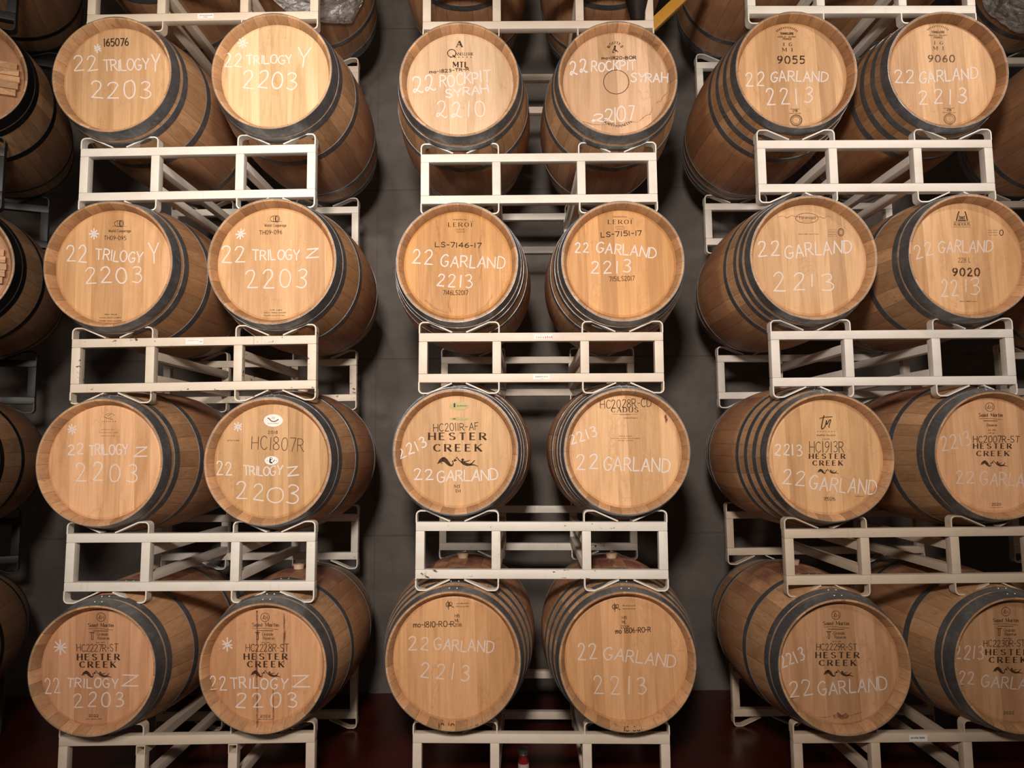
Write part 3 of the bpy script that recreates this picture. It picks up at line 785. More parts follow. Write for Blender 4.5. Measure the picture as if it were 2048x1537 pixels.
def crest(ink, cx, cy, w):
    """a leaping dolphin meeting a swimmer, about w pixels wide"""
    k = w/790.0
    def P(l): return [(cx + (x - 720)*k, cy + (y - 625)*k) for x, y in l]
    def vs(pts, ws):
        q = catmull([p + (a,) for p, a in zip(pts, ws)], 4) if False else None
        pp = catmull(P(pts), 4); m = len(pp); n = len(ws)
        wl = []
        for i in range(m):
            f = i/(m-1)*(n-1); a = int(min(f, n-2)); wl.append((ws[a] + (ws[a+1]-ws[a])*(f-a))*k)
        ink.strip(pp, wl)
    vs([(325,658),(355,640),(390,605),(435,580),(485,592),(530,640),(570,680),(610,690),(635,660),(630,625),(612,600)], [6,26,62,82,86,72,48,26,20,16,10])
    vs([(420,565),(450,542),(495,540)], [44,26,4]); vs([(400,640),(430,660)], [20,4]); vs([(580,690),(640,708)], [22,4])
    ink.ellipse(cx + (672-720)*k, cy + (588-625)*k, 24*k, 24*k); vs([(615,604),(640,608),(680,600),(715,590)], [14,14,12,8])
    vs([(692,560),(705,533),(728,560),(760,600),(810,630)], [12,16,16,20,26])
    ink.ellipse(cx + (818-720)*k, cy + (583-625)*k, 28*k, 26*k)
    vs([(795,622),(850,652),(915,675),(985,676),(1050,684),(1115,712)], [40,62,54,34,20,8]); vs([(960,672),(1010,640),(1040,602),(1062,600)], [26,22,16,8])
    vs([(840,618),(915,606),(962,588)], [20,18,6])

# ------------------------------------------------------------------ the barrels of the three stacks
def rowgeo(col, lev):
    """axis height above the eye and girth of the barrels lying on rack (col, lev)"""
    zt = RK[(col, lev)][2]
    if lev == 0: half = 0.331
    else: half = (RK[(col, lev-1)][2] - RK[(col, lev-1)][5] - zt)/2
    s = ((half + 0.0146)/1.0886 - 0.0028)/0.3185
    return zt + half, s
BAR = {}
SHIFT = {'R1b': -.030, 'R2b': -.027, 'L3a': -.018, 'L3b': -.016, 'L4b': -.018, 'R3a': .012, 'R3b': .012, 'L2a': .010, 'M3b': .009, 'M1a': .007, 'M1b': -.006}
def stackbarrel(name, prot, label, **kw):
    col, lev, side = name[0], int(name[1]), (-1 if name[2] == 'a' else 1)
    zc, s = rowgeo(col, lev)
    BAR[name] = make_barrel((col, lev), lev, side, s, prot, label, zc=zc, dx=SHIFT.get(name, 0.0), **kw)
SPEC = [
 # name, how far it stands out of the rack, label, keywords
 ('L0a',.08,'dim oak barrel at the very top of the left stack, beside the film-wrapped one',dict(hoops=SIX)),
 ('L0b',.08,'oak barrel at the very top of the left stack, wrapped in shiny clear film',dict(hoops=SIX_B)),
 ('M0a',.08,'left one of the two oak barrels cut off at the top of the middle stack',dict(hoops=SIX)),
 ('M0b',.08,'oak barrel cut off at the top of the middle stack, behind the dark tapered cup',dict(hoops=SIX)),
 ('R0a',.08,'left one of the two oak barrels cut off at the top of the right stack',dict(hoops=SIX_B)),
 ('R0b',.08,'right one of the two oak barrels cut off at the top of the right stack',dict(hoops=SIX)),
 ('L1a',.09,'oak barrel inked 165076 in black and chalked 2203',dict(hoops=SIX,head_tint=(.96,.95,.93))),
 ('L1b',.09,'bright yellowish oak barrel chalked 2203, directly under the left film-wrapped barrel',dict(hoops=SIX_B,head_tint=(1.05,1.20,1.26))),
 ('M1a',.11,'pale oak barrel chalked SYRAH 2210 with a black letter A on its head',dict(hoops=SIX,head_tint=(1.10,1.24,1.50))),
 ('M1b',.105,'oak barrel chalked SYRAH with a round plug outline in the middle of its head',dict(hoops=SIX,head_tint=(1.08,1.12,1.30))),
 ('R1a',.045,'oak barrel stencilled 9055 and chalked 2213',dict(hoops=EIGHT,head_tint=(.90,.85,.78),body_tint=(.82,.76,.70))),
 ('R1b',.045,'glaringly lit oak barrel stencilled 9060 and chalked 2213',dict(hoops=EIGHT,head_tint=(.96,.90,.82),body_tint=(.74,.68,.62))),
 ('L2a',.085,'oak barrel printed TH09-095 and chalked 2203',dict(hoops=SIX,head_tint=(1.0,.93,.84),body_tint=(.9,.86,.8))),
 ('L2b',.085,'oak barrel printed TH09-096 and chalked 2203',dict(hoops=SIX_B,head_tint=(1.0,.95,.86),body_tint=(.9,.86,.8))),
 ('M2a',.08,'golden stained oak barrel printed 7146LS2017 and chalked 2213',dict(hoops=EIGHT_B,head_tint=(.88,.71,.42))),
 ('M2b',.08,'golden oak barrel printed 7151LS2017 and chalked 2213',dict(hoops=EIGHT_B,head_tint=(.96,.80,.56))),
 ('R2a',.075,'oak barrel chalked 2213 with a thin oval stamp, directly left of barrel 9020',dict(hoops=EIGHT_B,head_tint=(.98,.94,.90))),
 ('R2b',.075,'oak barrel stencilled 9020, with a castle stamp and 228 L',dict(hoops=SIX_B,head_tint=(1.06,1.0,.94))),
 ('L3a',.06,'oak barrel with a small mountain stamp, chalked 2203, left of the two-sticker barrel',dict(hoops=SIX,head_tint=(1.10,1.01,.99),rivets=True)),
 ('L3b',.06,'oak barrel inked HC1807R with two white oval stickers',dict(hoops=SIX_B,head_tint=(.94,.90,.80),rivets=True)),
 ('M3a',.055,'oak barrel inked HC2011R-AF with two dull brass ovals on its head',dict(hoops=EIGHT_B,head_tint=(1.03,1.0,.92),rivets=True)),
 ('M3b',.055,'oak barrel inked HC2028R-CD with one dark spot near the rim',dict(hoops=EIGHT_B,head_tint=(1.12,1.08,1.02),rivets=True)),
 ('R3a',.06,'oak barrel inked HC1913R with four dark hoops showing',dict(hoops=EIGHT,head_tint=(1.12,1.08,1.02),rivets=True)),
 ('R3b',.06,'oak barrel inked HC2007R-ST, cut off by the right edge',dict(hoops=SIX_B,head_tint=(1.10,.99,.98),rivets=True)),
 ('L4a',.10,'pinkish oak barrel inked HC2227R-ST on the bottom rack of the left stack',dict(hoops=SIX_B,head_tint=(1.0,.85,.88),rivets=True)),
 ('L4b',.10,'oak barrel inked HC2228R-ST with two purple drips down its head',dict(hoops=SIX_B,head_tint=(.97,.83,.79),rivets=True)),
 ('M4a',.08,'oak barrel inked mo-1810-RO-R on the bottom rack of the middle stack',dict(hoops=EIGHT,head_tint=(1.02,.90,.80),rivets=True)),
 ('M4b',.085,'oak barrel inked mo 1806-RO-R on the bottom rack of the middle stack',dict(hoops=EIGHT,head_tint=(1.06,.93,.84),rivets=True)),
 ('R4a',.125,'oak barrel inked HC2229R-ST with a dark smudge low on its head',dict(hoops=SIX_B,head_tint=(.88,.80,.80),rivets=True)),
 ('R4b',.125,'oak barrel inked HC2230R-ST on the bottom rack, cut off by the right edge',dict(hoops=SIX_B,head_tint=(.82,.74,.74),rivets=True)),
]
for n, p, lab, kw in SPEC: stackbarrel(n, p, lab, **kw)
FLAB = ('dim barrel with black hoops at the top left corner, highest on the black racks',
        'black-hooped barrel with a plank bar across its head, left of barrel 165076',
        'black-hooped barrel with a plank bar across its head, left of barrel TH09-095',
        'dim black-hooped barrel at the left edge, beside the mountain-stamped barrel',
        'lowest dim black-hooped barrel at the left edge, beside barrel HC2227R-ST')
for i in range(5):
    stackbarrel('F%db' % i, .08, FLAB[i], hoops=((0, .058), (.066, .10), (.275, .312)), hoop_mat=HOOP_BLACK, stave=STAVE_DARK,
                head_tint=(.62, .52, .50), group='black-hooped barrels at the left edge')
for i in range(5):
    stackbarrel('G%da' % i, .08, ('side of an oak barrel wrapped in clear film, top right corner', 'oak barrel at the right edge, only its side showing behind barrel 9060', 'oak barrel at the right edge, only its side showing behind barrel 9020', 'oak barrel at the right edge, only its side showing behind barrel HC2007R-ST', 'oak barrel at the right edge, only its side showing behind barrel HC2230R-ST')[i], hoops=SIX_B)

# plank bars across two of the black-hooped heads
for n in ('F1b', 'F2b'):
    b = BAR[n]; R = rim(b.s) - 0.03
    V, F, MI = [], [], []
    for j in range(5):
        z0 = -0.085 + j*0.034; hw = math.sqrt(R*R - max(abs(z0), abs(z0+0.034))**2) - 0.008
        box_data(-hw, hw, -BL/2 + DEPTH - 0.024 - 0.003*(j % 2), -BL/2 + DEPTH - 0.001, z0 + 0.0012, z0 + 0.0328, V, F)
    bar = link('head_bar', mesh('head_bar', V, F), STAVE, b.root, (0, 0, b.Rb)); bar.color = (1.15, 1.15, 1.15, 1)

# ------------------------------------------------------------------ what is written on the heads
def write(name, chalk=(), marker=(), prnt=(), calpha=0.9, malpha=0.95, palpha=0.9, extra=None):
    b = BAR[name]
    k = Ink(b)
    for it in chalk:
        if it[0] == '*': k.star(*it[1:])
        else: k.text('chalk', *it)
    k.done('chalk_writing', CHALK, calpha)
    k = Ink(b)
    for it in marker: k.text('marker', *it)
    k.done('marker_writing', MARKER, malpha)
    k = Ink(b)
    for it in prnt:
        op = it[0]
        if op == 'tick': k.ticks(*it[1:])
        elif op == 'ring': k.ring(*it[1:])
        elif op == 'dring': k.ring(*it[1:], 1)
        elif op == 'ell': k.ellipse(*it[1:])
        elif op == 'line': k.strip(it[1], it[2])
        elif op == 'poly': k.poly(it[1])
        elif op == 'crest': crest(k, *it[1:])
        elif op == 'arc':
            _, st, tx, cx, cy, r, a0, a1, h = it
            k.text(st, tx, 0, 0, abs(a1-a0)*r, 0, h, arc=(cx, cy, r, a0, a1))
        else: k.text(*it)
    k.done('printed_mark', PRINT, palpha)
    if extra: extra(b)
def hc(x0, x1, y1, x2, x3, y2, h, dx, dy, dw):
    return [('serif','HESTER',x0,y1,x1,y1,h,5.2), ('serif','CREEK',x2,y2,x3,y2,h,5.2), ('crest',dx,dy,dw)]
def stmartin(cx, cy, x0, x1, y, tx, ty, sc=1.0):
    o = [('ring',cx,cy,8.6,8.6,1.0), ('line',[(cx-5,cy+3),(cx-1,cy-5),(cx-2,cy+1),(cx-4,cy+3),(cx,cy+3)],1.0), ('line',[(cx+0.5,cy+4),(cx+1.5,cy-2),(cx+3,cy+2.5),(cx+5,cy-3),(cx+5.5,cy+4)],1.0)]
    o += [('serif','Saint Martin',x0,y,x1,y,7.4,2.4,1.25), ('line',[(x0,y+4),(x0+(x1-x0)*.45,y+3.2),(x1,y+6)],0.8), ('line',[(x0+9,y+8),(x1-10,y+8.3)],1.3)]
    if tx:
        o += [('line',[(tx-5,ty-7),(tx+5,ty-7)],1.6), ('line',[(tx-1.6,ty-7),(tx-1.6,ty+7)],1.2), ('line',[(tx+1.6,ty-7),(tx+1.6,ty+7)],1.2), ('line',[(tx-2,ty+7),(tx+2,ty+7)],1.0),
              ('sans','Grande',tx+9,ty-1,tx+31,ty-1,6,1.2,0.75), ('sans','Reserve',tx+11,ty+7,tx+34,ty+7,6,1.2,0.75), ('tick',tx+8,tx+24,ty+14,3.2,0,2)]
    return o

write('L1a', [('*',195,97,9), ('22',148.5,144,195,139,29), ('TRILOGY',208,142,298,139,22,1.2), ('Y',303,143,319,143,37), ('2203',182,195,301,197,34)],
      [('165076',208,92.5,257,91,15,None,2.4)])
write('L1b', [('*',485.4,86,11), ('22',449,134,482.5,133,25), ('TRILOGY',493.5,128,584.5,127,17,1.4), ('Y',594,135,620,135,37), ('2203',486,175,592,179,33)])
write('M1a', [('qq',827,186,871,180,31), ('ROCKPIT',880,175,981,162.5,22.5,1.6), ('SYRAH',891.5,195.5,977,185.5,15.5,1.8), ('qq10',873,235,970,232.5,32,3.2)],
      [('mo-1823-TR-R',859,147,938,141,5.8,None,1.3)],
      [('serif','A',913,94,924,94,12,None,3.2), ('ring',903.4,106.5,8.2,7.6,1.7), ('line',[(905,110),(911,115)],2.4), ('serif','NNELLERIE',912,110.8,947,110.8,5.6,2.2,1.0)]
      + [('ell',901.5+8.1*i,114.4,1.15,1.15) for i in range(6)] + [('serif','MTL',906.5,134.5,936,134.5,10.5,3,2.7)])
def m1b(b):
    k = Ink(b)
    k.strip([(1166,243),(1185,249),(1205,250),(1225,246.5),(1246,246),(1262,243.5),(1275,244.5),(1285,237),(1291,231),(1300,229),(1303,222),(1305,214)],[1,1.6,1,1.8,1,1.5,1.2,1.6,1,2,1,.6])
    k.strip([(1313,207),(1317,203),(1321,203),(1325,195),(1331,189),(1335,184)],[2.4,1,1.6,1,1.4,.6]); k.done('tannin_stain', STAIN_BROWN, 0.9)
    k = Ink(b); k.strip([(1258,61),(1278,66),(1300,78),(1318,92)],[10,13,13,8]); k.done('wine_stain', STAIN, 0.55)
write('M1b', [('qq',1140.7,149.5,1175.5,145,25), ('ROCKPIT',1183,143.5,1271,139,19,1.6), ('SYRAH',1261,163.5,1335,165,18,1.6), ('q',1184,242.5,1208,242.5,15), ('q',1209,242,1227,242,25), ('1',1229,248.5,1231,248.5,33), ('0',1234,243.5,1251,243.5,30), ('7',1256,243,1267,243,31)],
      [('mo-1820-BOR',1203,119,1272,118,5.8,None,1.4)],
      [('ring',1232.5,164,25.3,24,1.3), ('arc','serif','BOUTES',1230.5,100,12.5,PI+.35,2*PI-.35,4.6),
       ('line',[(1230,92),(1229.5,96),(1230,100),(1233,102.5)],3.4), ('ell',1230.5,92.5,1.6,1.7), ('line',[(1228,97),(1226,102),(1225,105),(1229,105)],2.0), ('line',[(1233,101),(1236,104.5)],1.6),
       ('arc','serif','TRADITIONNELLE',1236,210,44,PI-.78,.85,4.4)], 1.0, extra=m1b)
def seal(cx, cy, r): return [('ring',cx,cy,r,r*.93,.9), ('dring',cx,cy,r*.86,r*.8,2.4), ('ring',cx,cy,r*.62,r*.58,.8)]
def head9(cx, y, num, x0, x1, yn, h):
    o = []
    for i in range(13):
        a = PI + .75 + (PI - 1.5)*i/12
        o.append(('line',[(cx+25*math.cos(a), y+21+25*math.sin(a)*.85),(cx+29.5*math.cos(a), y+21+29.5*math.sin(a)*.85)],1.5))
    o += [('sans','TONNELLERIE',cx-13,y+12,cx+13,y+12,3.8,2.0,1.0), ('tick',cx-18,cx-2,y+18,3.6), ('tick',cx+3,cx+18,y+18,3.6), ('sans','FRANCE',cx-8,y+22.5,cx+9,y+22.5,3.4,2,.8),
          ('serif','I G',cx-7,y+35,cx+10,y+35,6.5,4,1.5), ('serif','M I',cx-9,y+46,cx+11,y+46,7,4,1.5), ('stencil',num,x0,yn,x1,yn,h,3.2,2.6)]
    return o
write('R1a', [('22',1492,173,1528,172,27,3), ('GARLAND',1540.5,163,1655,163.5,20), ('2213',1534,210,1623.5,206,32,4.5)], (),
      head9(1574,57,'9055',1555.5,1609,127,14.5) + [('tick',1581,1600,219,2.2), ('sans','CTB',1586,223.5,1595,223.5,3.6,1.5,1.0), ('tick',1579,1603,227.5,2.2)] + seal(1592.4,240.5,11.8), 0.85)
write('R1b', [('22',1789.5,167,1827.5,165,26,3), ('GARLAND',1838,166,1955,158,22), ('2213',1838,209,1932,207,29,4.5)], (),
      head9(1876,54,'9060',1857,1909,124,13.5) + [('tick',1887,1908,217.5,2.2), ('sans','CTB',1894,222,1903,222,3.6,1.5,1.0), ('tick',1885,1911,226,2.2)] + seal(1899.5,238,11.6), 0.85, palpha=0.62)
def cask(cx, cy): return [('ring',cx-2,cy,8,6,1.0), ('line',[(cx-4,cy-6),(cx-4,cy+6)],.9), ('line',[(cx+1,cy-6.5),(cx+1,cy+6.5)],1.5), ('ring',cx+4,cy,4.4,6.4,1.2), ('line',[(cx-14,cy+5),(cx+14,cy+5.5)],.6)]
write('L2a', [('*',188,468,11), ('22',134.5,524,173.5,524,33), ('TRILOGY',191,519,284,526,21,1.6), ('Y',299,526,319,526,41), ('2203',171.5,567,284,566,32,3)], (),
      cask(239,447.5) + [('sans','World Cooperage',217,464.5,261.5,464.5,5.4,1.6,.8), ('sans','TH09-095',208,480,252,480.5,8,2.4,1.1), ('tick',210,234,630.5,2.8,0,2), ('tick',199,243,637,2.8,0,3), ('tick',198.5,242,643,2.8,0,3)], palpha=.8)
write('L2b', [('*',481.3,468.3,11), ('22',443.5,525,490,523.5,33), ('TRILOGY',505.5,520,599,520.5,20,1.8), ('Z',612,517,637,514,17), ('2203',494,576,612,575,37,3)], (),
      cask(550.5,438) + [('sans','World Cooperage',529,453.5,572.5,453.5,5.4,1.6,.8), ('sans','TH09-096',519,469.5,564,468,8,2.4,1.1), ('tick',541,564,621.5,2.8,0,2), ('tick',528,572,627,2.8,0,3), ('tick',528,571,632.5,2.8,0,3)], palpha=.8)
def m2(x, y): return [('tick',x-14,x+14,y-13,2.6), ('serif','LEROI',x-23.5,y,x+23.5,y,8,4.0,1.5), ('ell',x+20.4,y-10.5,.8,.8), ('ell',x+24.6,y-10.5,.8,.8), ('tick',x-9,x+9,y+6,2.0), ('tick',x-7,x+9,y+12,1.6), ('line',[(x-10,y+8.6),(x+10,y+8.6)],.5)]
def m2a(b):
    k = Ink(b)
    for pts in ([(872,440),(878,470),(880,500)], [(900,590),(896,610),(902,625)], [(962,470),(958,500),(964,530),(960,560)], [(850,600),(870,618),(895,626)], [(985,590),(975,610),(955,622)]):
        k.strip(pts, [3+2*(i % 2) for i in range(len(pts))])
    k.done('tannin_stain', STAIN_BROWN, 0.28)
write('M2a', [('22',824.6,528,864.4,528,28,3), ('GARLAND',880.6,533,1009,538,23), ('2213',873.4,571.5,944,577,25,3.6)], [('LS-7146-17',870.5,494,962,496,9.5)],
      m2(920.5,453.5) + [('sans','7146LS2017',886,590,935.6,590,9,2.4,1.15)], 1.0, extra=m2a)
write('M2b', [('22',1150,504.6,1177,504.6,19,3), ('GARLAND',1191.4,504.6,1310.6,517,20), ('2213',1182,547,1260,546,25,3.6)], [('LS-7151-17',1202,474.5,1283.5,470.5,9.5)],
      m2(1240,448) + [('sans','7151LS2017',1219,563,1269,561,9,2.4,1.15)], .95)
def r2a(b):
    k = Ink(b); k.strip([(1556,434),(1566,432),(1574,436),(1584,431),(1592,434),(1640,434),(1648,437),(1656,432),(1664,434)], [1.5,1,2,1,1.6,1,2,1,1]); k.done('tannin_stain', STAIN_BROWN, 0.8)
write('R2a', [('22',1517,514,1559,512,28,3), ('GARLAND',1571,517,1703,505,26), ('22',1547,581,1609,581,36,4), ('1',1623,573,1625,573,24), ('3',1643,582,1667,582,36)], (),
      [('ring',1614,436.5,22.5,10,1.0), ('sans','Taransaud',1597.5,438.5,1631,438.5,5.4,1.6,.75), ('tick',1605,1624,443,1.8), ('tick',1598,1637,469.5,2.6,0,4), ('line',[(1657,460),(1673,460),(1673,473),(1657,473),(1657,460)],.5), ('tick',1658,1672,465,2,0,2), ('tick',1658,1672,470,2,0,2), ('ring',1682,464.7,5.6,7.4,1.6), ('ring',1682,464.7,3.4,5,.8)], .9, palpha=.7, extra=r2a)
def castle(cx, cy):
    return [('line',[(cx-11,cy+9),(cx-8,cy-4),(cx-6,cy-10)],2.6), ('line',[(cx+11,cy+9),(cx+8,cy-4),(cx+6,cy-10)],2.6), ('line',[(cx-8,cy+8),(cx+8,cy+8)],2.6), ('line',[(cx-6,cy+4.5),(cx+6,cy+4.5)],2.0), ('ring',cx,cy-3,5.5,5.5,1.0,0,.0009,0,.2,PI-.2), ('line',[(cx-6,cy+1.2),(cx+6,cy+1.2)],1.6),
            ('line',[(cx-17,cy+11),(cx+17,cy+11)],.7), ('line',[(cx-17,cy+21),(cx+17,cy+21)],.7)]
write('R2b', [('22',1833,519,1866,510,27,3), ('GARLAND',1876,505,1984,505,23,1.8), ('22',1883,594,1916,592,32,3), ('1',1931,585,1933,585,24), ('3',1941,590,1959,590,33)], (),
      castle(1924,433) + [('serif','RADOUX',1908.7,451.3,1940,451.3,5.4,2.4,1.0), ('sans','228 L',1916.6,525,1941.5,525,9,2,.8), ('stencil','9020',1906,552,1959,552,15,3.4,3.0), ('tick',1920,1955,604,2.4,0,3), ('tick',1977,1994,461.5,2,0,2), ('tick',1977,1994,466,2,0,2), ('tick',1977,1994,471,2,0,2), ('ring',2003,465.5,3.6,5.4,1.6)], .7, palpha=.85)
write('L3a', [('*',144,859.5,10), ('22',135.5,909.6,167,909.6,21), ('TRILOGY',178,911,256,909,20,1.4), ('Z',268,912.5,293,912,19), ('2203',152,961,273,966,36,4)], (),
      [('line',[(208,834.5),(214,837),(226,839.5)],1.2), ('line',[(215,833),(223.5,827),(229,832)],1.1), ('line',[(211,830),(219,827)],.7), ('line',[(216,836),(224,834.5)],.6)] + [('ell',204+4.4*i,843.5,.95,1.0) for i in range(7)]
      + [('tick',203,229,860.5,1.9,0,3), ('tick',198,236,866.5,1.9,0,4), ('tick',202,230,873,1.9,0,3)], .85, palpha=.6)
def l3b(b):
    for (cx, cy, rx, ry), which in (((546.6,841.7,19.2,12.4),0), ((543,921.8,13.6,8.6),1)):
        k = Ink(b); n = 32; inn = [k.place(cx + rx*math.cos(2*PI*i/n), cy + ry*math.sin(2*PI*i/n), 0.0022) for i in range(n)]
        out = [k.place(cx + rx*1.02*math.cos(2*PI*i/n), cy + ry*1.02*math.sin(2*PI*i/n), 0.0) for i in range(n)]
        F = [tuple(range(n))] + [(i, (i+1) % n, n + (i+1) % n, n+i) for i in range(n)]
        me = mesh('oval_sticker', inn + out, F)
        bm = bmesh.new(); bm.from_mesh(me); bmesh.ops.recalc_face_normals(bm, faces=bm.faces[:])
        if bm.faces[:][0].normal.y > 0: bmesh.ops.reverse_faces(bm, faces=bm.faces[:])
        bm.to_mesh(me); bm.free()
        o = link('oval_sticker', me, STICKER, b.root, (0, 0, b.Rb)); o['label'] = 'white oval sticker with a dark red curved stroke' if which == 0 else 'smaller white oval sticker with a dark figure'
        k = Ink(b)
        if which == 0:
            k.strip(catmull([(535,836.5),(538.5,838),(542,842),(547,843.6),(552,842.5),(557,839)],4), 1.9, 0.0028)
            k.strip([(544,838),(545,833.5),(546,838)], .6, .0028); k.strip([(547.5,838),(548,833),(548.5,838)], .6, .0028); k.ticks(536, 557, 848, 1.6, 0, 1, .0028)
            k.done('sticker_print', DARKRED, par=o)
        else:
            k.strip(catmull([(541,918),(540,922),(540.5,925.5),(545,926)],4), 3.0, .0028); k.ring(542, 917.8, 2.4, 2.2, 1.0, 0, .0028); k.strip([(546,924.5),(549.5,920)], 1.3, .0028); k.ellipse(534.5, 922, .8, .8, .0028); k.ellipse(553, 922, .8, .8, .0028)
            k.done('sticker_print', BLACKP, par=o)
write('L3b', [('*',476,854,10), ('22',433.5,950.5,464,950,27,3), ('TRILOGY',487,951,564,951,18,1.0), ('Z',575,952,597,951,16), ('22',473,997,526,1002,34,3.4), ('0',535,1005,566,1006,33), ('3',572,1006,596,1007,37)],
      [('HC1807R',503,898,607.5,904,26,2.4,1.25)], [('sans','2018',536,868,555,868,5.6,3,.9), ('tick',455,478,882.5,2.6,0,2)], .9, extra=l3b)
def m3a(b):
    for cx, cy, rx, ry in ((918,812,19.5,8.4), (918.6,838,18.5,3.0)):
        k = Ink(b); k.ellipse(cx, cy, rx, ry, 0.0012, 0, 32)
        o = k.done('oval_plate', PLATE, label='dull brass oval on the head'); o.location.y = -0.0004
        k = Ink(b)
        if ry > 5: k.strip([(909,807),(909,815)], 3.4, .002); k.ticks(914, 934, 813.5, 3.4, 0, 1, .002); k.done('plate_print', BLACKP, par=o)
        else: k.strip([(906,838),(911,838)], 1.6, .002); k.done('plate_print', BLACKP, par=o)
write('M3a', [('22',829,960,866,959,21,3), ('GARLAND',873.4,964,996,960,22,1.6), ('2213',801,918,855,893,20,3)], [('HC2011R-AF',867,864,957,860,15,2.0,1.35)],
      hc(858,971.7,880,868,962.7,903,13.6,915,924.6,82) + [('serif','MT',909,976.5,921,976.5,6,2,1.1), ('serif','TH',910,985.6,920.4,985.6,6,2,1.1)], 1.0, extra=m3a)
def m3b(b):
    k = Ink(b); k.strip([(1332,829),(1331,834),(1333,840),(1331.5,847)], [2.5,5,5.5,2]); k.done('wine_stain', STAIN, 1.6)
write('M3b', [('2213',1142.6,890,1195,872,19,3), ('22',1153.5,938.6,1195,938.6,31,3), ('GARLAND',1206.5,939.7,1338.8,946,26)], [('HC2028R-CD',1201,817.5,1302.7,814,16.5,2.2,1.35)],
      [('serif','CADUS',1223,824.8,1276,824.8,9,4,1.8), ('line',[(1225,829),(1275,829)],.4), ('tick',1240,1262,830.5,2), ('tick',1249,1276,837.5,2.8), ('tick',1238,1264,873.5,1.8,0,2), ('tick',1221,1280,878,1.8,0,5), ('tick',1236,1266,882.5,1.8,0,2)], .98, extra=m3b)
write('R3a', [('2213',1549,911,1604.5,912,21,3), ('22',1564.7,969.5,1608,972,28,3), ('GARLAND',1618,979,1751.4,989,27)], [('HC1913R',1619,905.6,1687.5,905.6,22,2.0,1.35)],
      [('line',catmull([(1648,831),(1645.5,842),(1643,854),(1644,858.5),(1648,856)],4),[2.2]*16+[1.2]), ('line',[(1639,837.5),(1650,834.8),(1665,834)],1.7), ('line',catmull([(1649,856),(1652,847),(1653,841),(1653.5,850),(1658,842),(1661.5,840.5),(1658,853),(1659.5,855.5)],4),2.0)]
      + [('tick',1634.5+5.6*i,1637.5+5.6*i,864.5,2.6) for i in range(7)] + [('tick',1634,1671,872.5,3.4,0,2), ('tick',1646,1660,880,2.6)] + hc(1619,1690,917.7,1626,1685,931.3,9.4,1656,943.6,43)
      + [('sans','SPECIAL',1648,999.5,1671,999.5,4.4,1.8,.8), ('line',[(1648,1001.5),(1671,1001.5)],.7), ('tick',1711,1728,994,2.2)], .92)
write('R3b', [('2213',1884.5,904,1943,889,27,3), ('22',1912,968,1947.4,967,24,3), ('GARLAND',1959,970,2088,976,26)], [('HC2007R-ST',1946.7,885.5,2039,885.5,13,2.0,1.35)],
      stmartin(1979.6,814.6,1958,2005,834,None,0) + [('sans','Reserve',1974,853,1994,853,5,1.2,.7), ('tick',1977,1991,862,3,0,2), ('tick',1978,1990,868,3,0,2)] + hc(1947.4,2022.8,897.4,1953.6,2018,912.3,9.6,1988,928,55)
      + [('sans','2020',1983.7,1011.7,2002,1011.7,5,2,.9), ('line',[(1982,1015.5),(2003,1015.5)],.5)], .6)
write('L4a', [('*',120.6,1295.5,14.5), ('22',91,1389,120.6,1387,28,3), ('TRILOGY',133.6,1375,235.7,1377,18.5,2.4), ('Z',244,1373,276.5,1372.5,23), ('2203',148.4,1416,247,1413,28,4)], [('HC2227R-ST',154,1303.7,235.7,1303.7,14.5,1.8,1.25)],
      stmartin(202,1235,176,226.4,1254.7,184.5,1273) + hc(155,238.6,1320.8,160,231,1335.8,11.8,193,1349.5,61) + [('sans','2022',177.4,1434.7,196.7,1434.7,4.6,2,.9), ('tick',172,204,1440,2.6,0,3)], .85)
def l4b(b):
    k = Ink(b); k.strip([(514,1222),(514.5,1270),(513,1330),(514,1390),(515,1440),(513,1462)], [4,3,4.5,3,4.5,2]); k.strip([(568,1228),(569,1265),(567.5,1300),(568,1330)], [3.5,4.5,3,1.5]); k.strip([(546,1380),(547,1430),(546,1455)], [1,2.5,1])
    k.done('wine_stain', STAIN, 0.95)
write('L4b', [('*',454.6,1290,13.5), ('22',421,1381,452.7,1379.5,26,3), ('TRILOGY',462,1377,573.4,1379,21,2.4), ('Z',585.6,1375.5,620.5,1374,23), ('2203',471.3,1416,594,1416,29,4.6)], [('HC2228R-ST',491.7,1303.7,577,1303.7,14.5,1.8,1.25)],
      stmartin(530,1235.4,504.7,556.7,1254,515,1273) + hc(488.7,574,1319.7,495.4,567,1335,11.5,531.4,1349,61) + [('sans','2022',520.6,1435.5,540.7,1435.5,4.6,2,.9), ('tick',515,547,1440.5,2.6,0,3)], .9, extra=l4b)
def rlogo(cx, cy): return [('line',[(cx-3,cy-9),(cx-2,cy+9)],1.3), ('ring',cx-3,cy-1,4,4.5,1.5), ('ring',cx+2,cy-2.5,3.2,3.5,1.3), ('line',[(cx-5,cy+.5),(cx+2,cy+1),(cx+9,cy+5)],1.4), ('tick',cx+14,cx+38,cy-2,3.2), ('tick',cx+14,cx+39,cy+4,3.2)]
write('M4a', [('22',817.4,1300.8,856,1300.8,25,3), ('GARLAND',867.3,1299.7,986.5,1306,22), ('2213',841,1354.5,936.6,1363,30,5)], [('mo-1810-RO-R',826.5,1255.6,908.8,1254,11,1.8,1.5), ('18-10',877,1456.5,908.5,1456.5,9), ('18-10',938,1454.5,956,1452.5,6,1.8,1.0)],
      rlogo(899,1211) + [('sans','HB',909.6,1235.4,919,1235.4,6,2,.9), ('sans','ML',910,1244.8,918.6,1244.8,6,2,.9), ('sans','2018',909,1253.8,923,1253.8,6,1.6,.9)], .72, palpha=.8)
